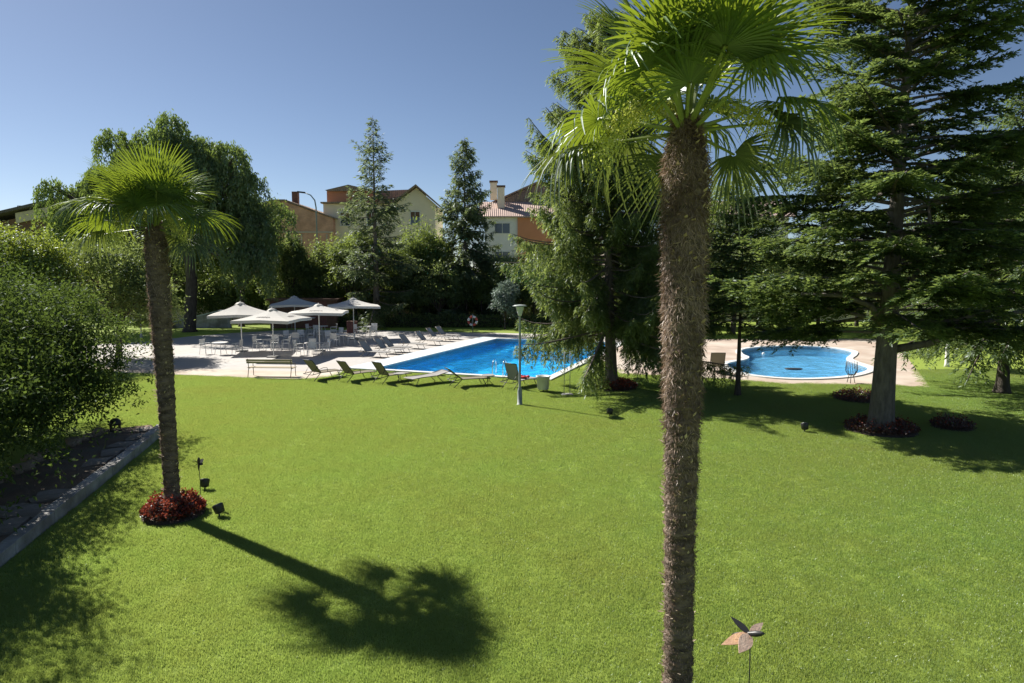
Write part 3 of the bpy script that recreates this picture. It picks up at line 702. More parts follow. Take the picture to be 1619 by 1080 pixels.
# background planting: (name, label, x, y, blobs, n, leaf, mat, seed, trunk)
BT = [
 ('golden_tree', 'yellow green bushy tree in front of the dark roofed house', -24.8, 34.5, [(0, 0, 4.2, 2.3, 2.2, 3.2), (-1.2, 0, 5.4, 1.5, 1.5, 1.9), (1.5, 0, 3.8, 1.6, 1.6, 2.6)], 26000, (.17, .08), 'yellow_leaf', 101, (.16, 2.5)),
 ('round_tree', 'dark round tree beside the yellow green tree', -22.6, 39, [(0, 0, 4.0, 2.6, 2.4, 3.0), (1.5, 0, 3.0, 1.8, 1.8, 2.4)], 20000, (.20, .09), 'dark_leaf', 102, (.16, 2.2)),
 ('shade_tree', 'leafy tree with dark trunk on the grass bank behind the willow', -30.0, 59.5, [(0, 0, 6.0, 3.4, 3, 3.4), (3.4, 1, 6.4, 3.0, 3, 3.0), (-3.5, 0, 5.6, 3.0, 3, 3)], 22000, (.28, .12), 'dark_leaf', 103, (.30, 3.6)),
 ('low_tree', 'low dark tree shading the grey garden wall', -24.4, 61.5, [(0, 0, 6.6, 2.8, 2.6, 3.4), (2.0, 0, 8.0, 2.0, 2, 3.0)], 17000, (.27, .12), 'decid', 104, (.24, 3.4)),
 ('cypress_tree', 'dark upright cypress in front of the brick house', -20.6, 64, [(0, 0, 3.8, 2.0, 2.0, 3.9), (0.3, 0, 6.2, 1.0, 1.0, 2.0)], 15000, (.26, .10), 'dark_leaf', 105, (.2, 2)),
 ('garden_tree', 'small dark tree behind the parasol terrace kiosk', -17.6, 64.5, [(0, 0, 4.0, 2.2, 2.0, 3.2)], 13000, (.26, .11), 'dark_leaf', 106, (.2, 2)),
 ('feathery_tree', 'pale feathery tree touching the sparse spruce', -14.4, 62.8, [(0, 0, 4.9, 2.6, 2.2, 3.4), (.8, 0, 6.6, 1.8, 1.6, 1.9)], 17000, (.26, .09), 'decid', 107, (.2, 2.4)),
 ('olive_tree', 'grey green bushy tree between the two tall spruces', -9.4, 64.5, [(0, 0, 4.8, 2.6, 2.2, 3.8), (1.6, 0, 5.4, 1.8, 1.8, 3.2)], 17000, (.27, .10), 'decid', 108, (.2, 2.4)),
 ('bushy_tree', 'bushy dark tree at the foot of the dense spruce', -6.6, 62.5, [(0, 0, 3.2, 2.4, 2.0, 2.4), (-1.4, 0, 3.0, 1.8, 1.6, 2.2)], 12000, (.26, .10), 'dark_leaf', 109, (.18, 1.4)),
 ('corner_tree', 'dark green tree behind the far corner of the pool', .4, 63, [(0, 0, 3.6, 2.4, 2.2, 2.8), (1.8, 0, 3.4, 1.8, 1.8, 2.6)], 13000, (.26, .10), 'dark_leaf', 110, (.18, 1.6)),
 ('blue_shrub', 'small silvery blue conifer shrub behind the life ring', -.6, 58.4, [(0, 0, 2.2, 1.0, 1.0, 2.0)], 4500, (.22, .07), 'blue_leaf', 111, (.08, 1)),
 ('shadow_tree', 'deep green tree behind the drooping spruce', 8.0, 56, [(0, 0, 4.2, 3.2, 2.6, 3.6), (-2.6, 0, 4.8, 2.4, 2.2, 3.4), (2.6, 0, 4.0, 2.4, 2.2, 3.2)], 20000, (.26, .11), 'dark_leaf', 112, (.22, 2.2)),
 ('roofline_tree', 'airy tree rising beside the roof of the balcony house', 20.4, 66, [(0, 0, 9.5, 2.6, 2.4, 4.0), (1.0, 0, 12.2, 1.6, 1.6, 2.2)], 10000, (.26, .10), 'decid', 113, (.2, 6)),
 ('pale_tree', 'pale yellow green tree below the balcony house', 24.0, 57, [(0, 0, 4.6, 2.8, 2.2, 2.6), (1.8, 0, 5.4, 1.8, 1.6, 1.6)], 15000, (.28, .09), 'pale_leaf', 114, (.2, 2.6)),
 ('backdrop_tree', 'broad dark tree behind the paddling pool', 17.5, 54, [(0, 0, 3.6, 3.6, 2.4, 3.2), (3.4, 0, 3.4, 2.8, 2.2, 2.8), (-3.4, 0, 3.8, 2.6, 2.2, 3.0)], 24000, (.24, .10), 'dark_leaf', 115, (.22, 1.8)),
 ('far_corner_tree', 'large dark tree closing the lawn beyond the tiled path', 30, 50, [(0, 0, 5.0, 4.2, 3, 4.6), (5, 0, 5.4, 3.6, 3, 4.6), (-3.6, 0, 3.8, 2.8, 2.4, 3.4)], 26000, (.25, .11), 'dark_leaf', 116, (.26, 2.4)),
 ('lawn_edge_tree', 'dark leafy tree at the lawn edge past the big fir', 25.2, 37.5, [(0, 0, 6.2, 2.9, 2.6, 3.4), (2.4, .6, 5.4, 2.6, 2.4, 3.4)], 24000, (.19, .085), 'dark_leaf', 117, (.18, 3.6)),
 ('verge_tree', 'tall dark conifer like tree beyond the white stemmed tree', 33, 43, [(0, 0, 5.4, 3.2, 3, 5.0), (-1, 0, 9.2, 2.0, 2, 2.6)], 18000, (.24, .10), 'dark_leaf', 118, (.24, 2.4)),
]
for (nm, lb, x, y, bl, n, lf, mt, sdv, tk) in BT:
    leafy(nm, lb, x, y, bl, n, lf, mt, sdv, tk, clump=.24, per=50, group='trees round the garden')
NC.append(conifer('lawn_fir', 'second fir past the big fir with low hanging tips', 19.9, 27.4, 12.0, 5.0, .24, 2.0, 140, 'fir', 47, bark='bark_dark', twig_gap=.15, spray=(.18, .052), spray_gap=.030,
        hang=.5, e_low=-4, e_top=28, droop=.25, tip=.05, prof=lambda t: (1 - t) ** .6, twig_len=.34))
open('/tmp/needles.txt','w').write(str([c[1] for c in NC]))

# ------------------------------------------------------------------ palms
def frond_mesh(name, seed, nseg=38, Rf=.80, pet=.62, fan_tilt=-20, sag=.25, spread=118, cup=.10):
    """fan leaf: stalk along +X, ribbed segments round its end"""
    rg = random.Random(seed); V = []; F = []; A = []
    def vert(p, r): V.append(tuple(p)); A.append(r); return len(V) - 1
    hub = Vector((pet, 0, -.05 * pet)); T = Euler((0, R(-fan_tilt), 0)).to_matrix()
    for i in range(nseg):
        a = R(-spread + 2 * spread * (i + .5) / nseg) + rg.uniform(-.02, .02); da = R(2 * spread / nseg)
        L = Rf * (1.0 - .28 * (abs(a) / R(spread)) ** 1.5) * rg.uniform(.9, 1.05)
        d = Vector((math.cos(a), math.sin(a), 0)); s = Vector((-math.sin(a), math.cos(a), 0)); sg = sag * rg.uniform(.5, 1.7); rr = rg.random()
        rows = []
        for q, wf in ((.04, 1.0), (.30, 1.0), (.52, .80), (.74, .52), (.90, .28), (1.0, .04)):
            w = (math.tan(da / 2) * L * min(q, .42)) * wf * 1.02 + .002
            z = cup * L * q * (1 - q) * 2 - sg * L * max(0, q - .25) ** 1.9 * 1.7
            rq = q * (1 - .22 * sg * max(0, q - .4) * 2)
            c = d * L * rq
            rows.append([hub + T @ (c - s * w + Vector((0, 0, z + w * .45))), hub + T @ (c + Vector((0, 0, z))), hub + T @ (c + s * w + Vector((0, 0, z + w * .45)))])
        ids = [[vert(p, rr) for p in r_] for r_ in rows]
        for j in range(len(ids) - 1):
            for k in range(2): F.append((ids[j][k], ids[j][k + 1], ids[j + 1][k + 1], ids[j + 1][k]))
    nleaf = len(F)
    n = 5; st = [Vector((pet * t, 0, -.05 * pet * t * t)) for t in (0, .3, .65, 1.02)]
    rings = []
    for p, r_ in zip(st, (.022, .014, .012, .010)):
        rings.append([vert(p + Vector((0, math.cos(6.283 * k / n) * r_ * 1.4, math.sin(6.283 * k / n) * r_)), .3) for k in range(n)])
    for j in range(3):
        for k in range(n): F.append((rings[j][k], rings[j][(k + 1) % n], rings[j + 1][(k + 1) % n], rings[j + 1][k]))
    return V, F, A, nleaf

def frond_data(name, mat, **k):
    V, F, A, nl = frond_mesh(name, **k)
    me = bpy.data.meshes.new(name); me.from_pydata(V, [], F); me.materials.append(M[mat]); me.materials.append(M['petiole'])
    me.polygons.foreach_set('material_index', [0] * nl + [1] * (len(F) - nl))
    at = me.attributes.new('rnd', 'FLOAT', 'POINT'); at.data.foreach_set('value', A); me.update(); return me

def palm(name, label, x, y, th, lean, r_bot, r_top, scale, nf, seed, nfib, azs=None, fl=1.0):
    rg = random.Random(seed); ng = np.random.default_rng(seed)
    root = empty(name, (x, y, 0), 0, label, 'palm tree')
    def ax(z): t = z / th; return np.array((lean[0] * t ** 1.2, lean[1] * t, z))
    zs = np.arange(0, th + .001, .055); prof = []
    mb = MB(); n = 22; vs = []; ph = ng.uniform(0, 6.28, 8)
    def rad(z): t = z / th; return np.interp(t, [0, .03, .1, .35, .6, .75, .91, .95, 1.0], [r_bot * 1.25, r_bot * 1.08, r_bot, r_bot * 1.05, (r_bot + r_top) * .5, r_top * .95, r_top, r_top * .80, r_top * .38])
    for i, z in enumerate(zs):
        for k in range(n):
            a = 6.2832 * k / n
            rr = rad(z) * (1 + (.075 if z < th * .6 else .03) * math.sin(z * 38 + 1.5 * math.sin(a + ph[0])) + .05 * math.sin(3 * a + z * 5 + ph[1]) * math.sin(z * 7 + ph[2]) + ng.normal(0, .022))
            c = ax(z); vs.append((c[0] + rr * math.cos(a), c[1] + rr * math.sin(a), z))
    fs = [(i * n + k, i * n + (k + 1) % n, (i + 1) * n + (k + 1) % n, (i + 1) * n + k) for i in range(len(zs) - 1) for k in range(n)]
    mb.add(vs, fs, True); mb.build('trunk', 'palm_trunk', root)
    # hanging fibre mat, longer on the upper trunk
    z = th * (1 - ng.random(nfib) ** 2.3 * .99) ; z = np.clip(z, .15, th * .995); a = ng.uniform(0, 6.283, nfib)
    t = z / th; rr = np.array([rad(q) for q in z]) * ng.uniform(.93, 1.05, nfib)
    P = np.stack([lean[0] * t ** 1.2 + rr * np.cos(a), lean[1] * t + rr * np.sin(a), z], 1)
    D = np.stack([np.cos(a) * .30, np.sin(a) * .30, np.full(nfib, -1.0)], 1) + ng.normal(0, .55, (nfib, 3)); N = np.stack([np.cos(a), np.sin(a), np.zeros(nfib)], 1) + ng.normal(0, .5, (nfib, 3))
    L = fl * ng.uniform(.06, .17, nfib) * np.interp(t, [0, .35, .6, 1], [.30, .45, 1, 1.15])
    big = .45 + .22 * np.sin(z * 9 + 2 * np.sin(a)) + .25 * np.sin(z * 3.1 + 1.3 * np.sin(2 * a + 1)) + ng.uniform(-.35, .35, nfib)
    o = cards_obj('trunk_fibres', 'fibre', root, P, D, N, L, ng.uniform(.004, .011, nfib), big, bend=.10); o['kind'] = 'stuff'
    ns = int(th * 75); z = ng.uniform(.3, th * .97, ns); a = ng.uniform(0, 6.283, ns); t = z / th; rr = np.array([rad(q) for q in z]) * 1.0
    P = np.stack([lean[0] * t ** 1.2 + rr * np.cos(a), lean[1] * t + rr * np.sin(a), z], 1)
    D = np.stack([np.cos(a), np.sin(a), np.full(ns, .7)], 1) + ng.normal(0, .3, (ns, 3)); N = np.stack([-np.sin(a) * .2, np.cos(a) * .2, np.ones(ns)], 1)
    o = cards_obj('leaf_bases', 'stub', root, P, D, N, ng.uniform(.04, .10, ns), ng.uniform(.015, .045, ns), ng.random(ns)); o['kind'] = 'stuff'
    top = ax(th)
    V_ = [frond_data('frond', 'frond', seed=s_, fan_tilt=ft, sag=sg, pet=p, spread=sp) for s_, ft, sg, p, sp in ((1, 0, .05, .62, 100), (2, -8, .10, .72, 110), (3, -16, .18, .74, 118), (4, -26, .34, .76, 120), (5, -10, .14, .42, 118))]
    O_ = [frond_data('frond', 'frond_old', seed=s_, fan_tilt=ft, sag=sg, pet=p, spread=sp) for s_, ft, sg, p, sp in ((6, -20, .42, .74, 115), (7, -30, .5, .70, 105), (8, -12, .40, .78, 118))]
    for i in range(nf):
        u = (i + .5) / nf; el = 80 - 92 * u ** .95 + rg.uniform(-9, 9); az = i * 137.5 + rg.uniform(-16, 16)
        if u > .5 and abs((az - 270 + 180) % 360 - 180) < 62: el += 34; u *= .75
        me = V_[rg.choice((0, 4))] if u < .20 else V_[1] if u < .36 else V_[rg.choice((2, 4))] if u < .60 else V_[3] if u < .76 else O_[rg.randrange(3)]
        o = bpy.data.objects.new('frond', me); C.objects.link(o); o.parent = root
        r0 = .05 + .08 * u; zz = top[2] + .02 - .22 * u
        o.location = (top[0] + r0 * math.cos(R(az)), top[1] + r0 * math.sin(R(az)), zz)
        o.rotation_euler = Euler((rg.uniform(-.7, .7), -R(el), R(az)), 'XYZ'); s = scale * rg.uniform(.88, 1.10); o.scale = (s, s, s)
    # hanging flower panicles
    for j, (az, el) in enumerate(azs or [(200, -5), (330, 0), (90, 5)]):
        d = np.array((math.cos(R(az)), math.sin(R(az)), 0)); st = top + np.array((0, 0, .02)); k = 1500
        q = ng.beta(2.2, 1.3, k); ln = .95 * scale
        base = st + d * (ln * q * 1.0)[:, None]; base[:, 2] += .20 * np.sin(q * 2.4) - .62 * q ** 2.2
        sp = .025 + .085 * q
        P = base + ng.normal(0, 1, (k, 3)) * sp[:, None] * np.array((.6, .6, .75)); P[:, 2] -= np.abs(ng.normal(0, .09, k)) * q
        DD = ng.normal(0, .5, (k, 3)); DD[:, 2] -= .6
        f = cards_obj('flower_cluster', 'palm_flower', root, P, DD, rand_unit(ng, k), ng.uniform(.02, .05, k), ng.uniform(.010, .02, k), ng.random(k))
        sb = MB(); qs = np.linspace(0, .9, 7); sb.tube([tuple(st + d * ln * q_ + np.array((0, 0, .20 * math.sin(q_ * 2.4) - .62 * q_ ** 2.2))) for q_ in qs], [.022, .02, .017, .014, .011, .008, .005], 6)
        sb.build('stalk', 'petiole', f)
    return root
palm('tall_palm', 'fan palm with thick hairy brown trunk standing alone on the open lawn', 1.80, 7.0, 6.45, (-.06, 0), .148, .208, 1.08, 34, 5, 30000, fl=.72, azs=[(188, -5), (206, -5), (345, 0)])
palm('small_palm', 'slender fan palm ringed by red flowers beside the kerb wall', -6.88, 13.45, 5.92, (-.10, .05), .148, .200, 1.06, 35, 9, 12000, fl=.5, azs=[(250, -5), (330, 0)])

# ------------------------------------------------------------------ flower beds
def bed(label, x, y, r, n, seed, red=.6):
    rg = np.random.default_rng(seed); root = empty('flower_bed', (x, y, 0), 0, label, 'flower bed')
    mb = MB(); mb.lathe([(r * .99, 0), (r * .93, .03), (r * .7, .06), (0.02, .08)], 28); mb.build('soil', 'soil', root)
    def pos(k, zlo, zhi):
        a = rg.uniform(0, 6.283, k); rr = r * np.sqrt(rg.uniform(.08, .98, k)); lump = .12 * np.sin(a * 7 + rr * 9) + .08 * np.sin(rr * 23)
        return np.stack([rr * np.cos(a), rr * np.sin(a), .08 + rg.uniform(zlo, zhi, k) * (1 + lump * 2) * np.clip((r - rr) / (r * .25), .35, 1)], 1)
    P = pos(n, 0, .22); cards_obj('leaves', 'bronze_leaf', root, P, rand_unit(rg, n) + np.array((0, 0, .5)), rand_unit(rg, n) * .7 + np.array((0, 0, 1)), rg.uniform(.05, .10, n), rg.uniform(.03, .06, n), rg.random(n))
    k = int(n * red); P = pos(k, .14, .30); cards_obj('blossoms', 'red_flower', root, P, rand_unit(rg, k) + np.array((0, 0, .6)), rand_unit(rg, k) * .8 + np.array((0, 0, 1)), rg.uniform(.04, .075, k), rg.uniform(.03, .055, k), rg.random(k))
    return root
bed('round bed of red flowers at the foot of the small palm', -6.85, 13.42, .60, 2300, 1, .8)
bed('bed of red flowers round the trunk of the drooping spruce', 4.3, 28.75, 1.05, 2600, 2, .5)
bed('dark bed of bronze plants round the big fir trunk', 11.5, 20.9, 1.05, 2900, 3, .14)
bed('small dark bed of bronze plants past the big fir', 13.9, 21.2, .62, 1200, 4, .12)
bed('dark bed with red flowers between the big fir and the paddling pool', 13.4, 26.0, .95, 1800, 5, .3)

# ------------------------------------------------------------------ lamps, spots, ornaments
def lamp_post(label, x, y, h):
    root = empty('garden_lamp', (x, y, 0), 0, label, 'lamp post', 'garden lamp posts')
    mb = MB(); mb.lathe([(.13, 0), (.13, .02), (.095, .03), (.088, .52), (.066, .60), (.046, .66), (.038, h - .42), (.044, h - .40)], 14); mb.build('post', 'grey_metal', root)
    mb = MB(); mb.lathe([(.055, h - .42), (.07, h - .38), (.15, h - .10), (.16, h - .07)], 18); mb.build('diffuser', 'lamp_white', root)
    mb = MB(); mb.lathe([(.26, h - .075), (.275, h - .055), (.20, h - .02), (.02, h)], 20); mb.build('lamp_cap', 'grey_metal', root)
    return root
lamp_post('grey garden lamp post standing on the lawn before the pool', .29, 24.95, 3.72)
lamp_post('pale garden lamp post on the terrace edge below the willow', -26.0, 47.7, 3.5)

st = empty('street_lamp', (-21.2, 75, 0), 0, 'tall curved street lamp rising in front of the brick house', 'street lamp')
mb = MB(); mb.tube([(0, 0, 0), (0, 0, 11.8), (-.12, 0, 12.6), (-.55, 0, 13.15), (-1.15, 0, 13.4)], [.11, .075, .07, .06, .05], 8); mb.build('post', 'grey_metal', st)
mb = MB(); mb.box((-1.55, 0, 13.46), (.85, .3, .16), (0, .12, 0)); mb.build('lamp_head', 'dark_metal', st, bevel=.04)

def spot(label, x, y, rz, s=1.0):
    root = empty('garden_spotlight', (x, y, 0), rz, label, 'spotlight', 'lawn spotlights')
    mb = MB(); mb.tube([(0, 0, -.05), (0, 0, .10)], .02 * s, 8); mb.build('stake', 'dark_metal', root)
    mb = MB(); mb.lathe([(.05 * s, -.09 * s), (.10 * s, -.07 * s), (.115 * s, .08 * s), (.12 * s, .10 * s)], 16); o = mb.build('housing', 'black_plastic', root); o.location = (0, 0, .17 * s); o.rotation_euler = (0, R(28), 0)
    mb = MB(); mb.lathe([(.108 * s, .101 * s), (.10 * s, .112 * s), (.01, .115 * s)], 16); g = mb.build('lens', 'glass', root); g.location = (0, 0, .17 * s); g.rotation_euler = (0, R(28), 0)
spot('black spotlight on the grass next to the palm flower bed', -5.88, 13.3, R(150), .95)
spot('small black spotlight standing behind the small palm trunk', -6.93, 15.0, R(100), .9)
spot('black spotlight in the shade before the drooping spruce', 3.33, 22.9, R(60), .95)
spot('black spotlight in the shade before the big fir', 8.99, 20.6, R(80), 1.0)
dm = empty('path_light', (-12.0, 20.3, .1), 0, 'dark domed garden light at the end of the side path', 'garden light')
mb = MB(); mb.lathe([(.17, .20), (.165, .27), (.13, .35), (.07, .395), (.01, .405)], 18); mb.build('dome', 'black_plastic', dm)
for a in (-1, 1):
    mb = MB(); mb.box((a * .13, 0, .1), (.035, .09, .21)); mb.build('leg', 'black_plastic', dm)

def ornament(label, x, y, h, rz, mats, spec):
    root = empty('garden_ornament', (x, y, 0), rz, label, 'ornament')
    mb = MB(); mb.tube([(0, 0, -.05), (.01, 0, h * .6), (.0, 0, h)], .007, 6); mb.build('stake', 'dark_metal', root)
    mb = MB(); mb.lathe([(.004, -.22), (.018, -.16), (.026, 0), (.034, .07), (.024, .13), (.004, .17)], 10); b = mb.build('body', 'dark_metal', root); b.location = (0, 0, h + .02); b.rotation_euler = spec[0]
    for (ang, L, W, tilt, mt) in spec[1]:
        mb = MB(); n = 10; ol = []
        for k in range(n):
            t = k / (n - 1); ol.append((L * t, W * math.sin(math.pi * min(1, t ** .75)) * .5))
        ol = ol + [(p[0], -p[1]) for p in ol[-2:0:-1]]
        mb.prism(ol, -.004, .004, 'z'); w = mb.build('wing', mt, root); w.location = (0, 0, h + .02); w.rotation_euler = Euler((tilt[0], tilt[1], R(ang)))
    return root
ornament('metal dragonfly ornament with tan and pink wings on a thin stake', 2.62, 7.15, .92, 0, None,
         ((R(70), 0, R(50)), [(200, .20, .10, (-.5, .15, 0), 'rust'), (228, .30, .15, (-.5, .35, 0), 'rust_pink'), (30, .22, .09, (.6, -.35, 0), 'rust_pink'), (192, .36, .12, (-.5, .25, 0), 'rust'), (140, .26, .08, (-.4, -.5, 0), 'dark_metal')]))
ornament('dark metal butterfly ornament on a thin stake behind the palm bed', -6.62, 14.1, .86, .5, None,
         ((R(30), 0, 0), [(20, .13, .10, (.5, -.6, 0), 'dark_metal'), (160, .13, .10, (.5, -.6, 0), 'dark_metal'), (-30, .10, .09, (.5, .3, 0), 'dark_metal'), (210, .10, .09, (.5, .3, 0), 'dark_metal')]))

# ------------------------------------------------------------------ loungers
def lounger(back_deg, sling, frame, label, group, x, y, rz, low=False):
    """head at -X end, feet towards +X, origin on the ground under the middle"""
    root = empty('sun_lounger', (x, y, 0), rz, label, 'sun lounger', group)
    H = .36; b = R(back_deg); hx = -.28; W = .33
    mb = MB()
    for s in (-1, 1): mb.tube([(hx - .5, s * W, H - .05), (hx, s * W, H), (.45, s * W, H), (.98, s * W, H - .03)], .018, 6)
    mb.tube([(.98, -W, H - .03), (.98, W, H - .03)], .016, 6); mb.tube([(hx, -W, H), (hx, W, H)], .014, 6); mb.tube([(hx - .5, -W, H - .05), (hx - .5, W, H - .05)], .014, 6); mb.build('frame', frame, root)
    for s in (-1, 1):
        mb = MB(); mb.tube([(.62, s * W, H - .02), (.80, s * (W + .01), .0)], .016, 6); mb.build('leg', frame, root)
        mb = MB(); mb.tube([(hx - .05, s * W, H - .02), (hx - .42, s * (W + .01), 0)], .016, 6); mb.build('leg', frame, root)
    def sl(pts, name):
        m2 = MB(); n = len(pts); vs = []
        for (px, pz) in pts: vs += [(px, -W + .01, pz), (px, 0, pz - .012), (px, W - .01, pz)]
        vs2 = [(v[0], v[1], v[2] - .010) for v in vs]
        m2.add(vs + vs2, [(3 * i + k, 3 * i + k + 1, 3 * i + k + 4, 3 * i + k + 3) for i in range(n - 1) for k in (0, 1)] + [(3 * n + 3 * i + k + 3, 3 * n + 3 * i + k + 4, 3 * n + 3 * i + k + 1, 3 * n + 3 * i + k) for i in range(n - 1) for k in (0, 1)])
        return m2.build(name, sling, root)
    sl([(hx + .01, H + .012), (.1, H - .005), (.5, H - .005), (.97, H - .015)], 'seat')
    bl = .76; tip = (hx - bl * math.cos(b), H + bl * math.sin(b))
    mb = MB()
    for s in (-1, 1): mb.tube([(hx, s * W, H), (tip[0], s * W, tip[1])], .017, 6)
    mb.tube([(tip[0], -W, tip[1]), (tip[0], W, tip[1])], .017, 6)
    bk = mb.build('backrest', frame, root)
    o = sl([(hx, H + .01), (hx - bl * .5 * math.cos(b), H + bl * .5 * math.sin(b) - .01), tip], 'backrest_sling'); o.parent = bk
    if back_deg > 15:
        mb = MB()
        for s in (-1, 1): mb.tube([(hx - bl * .45 * math.cos(b), s * (W - .03), H + bl * .45 * math.sin(b)), (hx - .42, s * (W - .03), H - .04)], .010, 5)
        mb.build('back_strut', frame, root)
    if not low:
        for s in (-1, 1):
            mb = MB(); mb.tube([(hx - .20 * math.cos(b), s * (W + .02), H + .20 * math.sin(b)), (hx + .08, s * (W + .03), H + .22), (hx + .30, s * (W + .03), H + .20), (hx + .34, s * (W + .02), H)], .014, 6); mb.build('armrest', frame, root)
    return root
YV = math.atan2(.937, .35)            # along the pool
tt = [4.3, 6.0, 6.95, 9.0, 11.3, 13.9, 15.4]
for i, t in enumerate(tt):
    p = P0 + PU * (PW + 1.75 + 1.0 + .03 * i + (.5 if i > 4 else 0)) + PV * t
    lounger(48, 'sling_grey', 'bronze_metal', 'grey sun lounger in the row along the long side of the pool', 'loungers along the pool', p[0], p[1], math.atan2(-.35, .937) + (i % 3 - 1) * .05, True)
lounger(52, 'sling', 'dark_metal', 'taupe sun lounger on the grass nearest the wooden bench', 'loungers on the grass', -8.72, 31.05, YV - R(18), False)
lounger(52, 'sling', 'dark_metal', 'taupe sun lounger on the grass, second from the wooden bench', 'loungers on the grass', -7.12, 30.65, YV - R(20), False)
lounger(54, 'sling', 'dark_metal', 'taupe sun lounger on the grass, third from the wooden bench', 'loungers on the grass', -5.45, 30.15, YV - R(22), False)
lounger(10, 'sling_grey', 'bronze_metal', 'sun lounger folded almost flat on the grass before the pool', 'loungers on the grass', -3.75, 29.75, YV + R(180) - R(28), True)
lounger(38, 'sling', 'dark_metal', 'low reclined sun lounger on the grass between flat lounger and side table', 'loungers on the grass', -1.95, 29.1, YV - R(48), True)
lounger(72, 'sling_grey', 'dark_metal', 'upright sun lounger with red towel beside the garden lamp', 'loungers on the grass', .28, 28.75, YV - R(22), False)
lounger(66, 'sling', 'bronze_metal', 'single taupe lounger standing by the paddling pool edge', None, 9.95, 33.0, YV + R(12), False)
lounger(50, 'sling_grey', 'white_metal', 'pale lounger on the paving between the two pools', None, 8.3, 40.6, R(20), True)
tw = MB(); n = 9
vs = []
for i in range(n):
    for j in range(5):
        vs.append((-.2 + .4 * i / (n - 1), -.22 + .44 * j / 4, .03 * math.sin(i * 1.7 + j) + .03 * math.cos(j * 2.1 + i * .6) + .05))
tw.add(vs, [(i * 5 + j, i * 5 + j + 1, (i + 1) * 5 + j + 1, (i + 1) * 5 + j) for i in range(n - 1) for j in range(4)], True)
o = tag(tw.build('towel', 'red_cloth'), 'crumpled red towel lying on the upright sun lounger', 'towel'); o.location = (.48, 29.15, .37); o.rotation_euler = (0, 0, YV - R(22))
so = o.modifiers.new('thickness', 'SOLIDIFY'); so.thickness = .015

def side_table(x, y, label):
    r_ = empty('side_table', (x, y, 0), .3, label, 'table')
    mb = MB(); mb.lathe([(.27, .44), (.28, .45), (.28, .465), (.27, .475)], 18); mb.build('table_top', 'sling_grey', r_)
    for k in range(3):
        a = k * 2.094; mb = MB(); mb.tube([(.06 * math.cos(a), .06 * math.sin(a), .44), (.05 * math.cos(a), .05 * math.sin(a), .2), (.25 * math.cos(a), .25 * math.sin(a), 0)], .013, 6); mb.build('leg', 'dark_metal', r_)
side_table(-1.02, 29.25, 'low round side table next to the low reclined lounger')
side_table(-4.95, 29.75, 'small round side table beside the third taupe lounger')

# planter tub, rinse stand, pool ladder, bench, life ring
pt = empty('planter_tub', (1.28, 27.75, 0), 0, 'pale round planter tub on short legs at the pool corner', 'planter')
mb = MB(); mb.lathe([(.20, .10), (.235, .12), (.27, .60), (.30, .61), (.30, .66), (.26, .66), (.24, .58), (.02, .57)], 20); mb.build('tub', 'white_metal', pt)
for k in range(3):
    a = k * 2.094 + .5; mb = MB(); mb.tube([(.17 * math.cos(a), .17 * math.sin(a), .12), (.2 * math.cos(a), .2 * math.sin(a), 0)], .02, 6); mb.build('leg', 'dark_metal', pt)
sh = empty('rinse_stand', (2.2, 27.0, 0), .2, 'thin two pole rinse stand on the grass by the planter tub', 'shower')
for s in (-1, 1):
    mb = MB(); mb.tube([(s * .12, 0, 0), (s * .12, 0, 1.75)], .014, 6); mb.build('pole', 'grey_metal', sh)
for z in (.6, 1.2, 1.7):
    mb = MB(); mb.tube([(-.12, 0, z), (.12, 0, z)], .010, 6); mb.build('crossbar', 'grey_metal', sh)
mb = MB(); mb.box((0, 0, .02), (.46, .36, .05)); mb.build('base_plate', 'concrete', sh, bevel=.01)
for (cu, cv) in ((2.2, 0),):
    p = pool(cu, cv); ld = empty('pool_ladder', (p[0], p[1], 0), math.atan2(PV[1], PV[0]), 'chrome ladder with two curved rails on the pool edge', 'pool ladder')
    for s in (-1, 1):
        mb = MB(); mb.tube([(-.30, s * .26, .05), (-.30, s * .26, .55), (-.22, s * .26, .75), (-.05, s * .26, .82), (.10, s * .26, .74), (.16, s * .26, .5), (.16, s * .26, -.9)], .021, 8); mb.build('rail', 'chrome', ld)
    for z in (-.2, -.48, -.76):
        mb = MB(); mb.box((.16, 0, z), (.08, .5, .03)); mb.build('rung', 'chrome', ld)
bn = empty('park_bench', (-11.25, 31.75, .026), R(-4), 'long wooden bench with thin metal arms on the terrace edge', 'bench')
mb = MB(); 
for k in range(3):
    mb = MB(); mb.box((0, -.02 - .15 * k + .17, .43), (2.2, .13, .03)); mb.build('seat_slat', 'bench_wood', bn, bevel=.005)
for k in range(2):
    mb = MB(); mb.box((0, -.29 - .03 * k, .69 + .105 * k), (2.2, .025, .095), (R(12), 0, 0)); mb.build('back_slat', 'bench_wood', bn, bevel=.005)
for s in (-1, 1):
    X = s * 1.02
    mb = MB(); mb.tube([(X, .26, 0), (X, .22, .40), (X, .22, .62), (X, -.24, .64)], .018, 6); mb.build('armrest', 'bronze_metal', bn)
    mb = MB(); mb.tube([(X, -.36, 0), (X, -.24, .42), (X, -.33, .86)], .018, 6); mb.build('leg', 'bronze_metal', bn)
    mb = MB(); mb.tube([(X, .23, .40), (X, -.24, .40)], .018, 6); mb.build('seat_rail', 'bronze_metal', bn)
lr = empty('life_ring', (-3.2, 55.4, 0), 0, 'red and white life ring on a post behind the pool', 'life ring')
mb = MB(); mb.tube([(0, .06, 0), (0, .06, 1.5)], .03, 8); mb.build('post', 'grey_metal', lr)
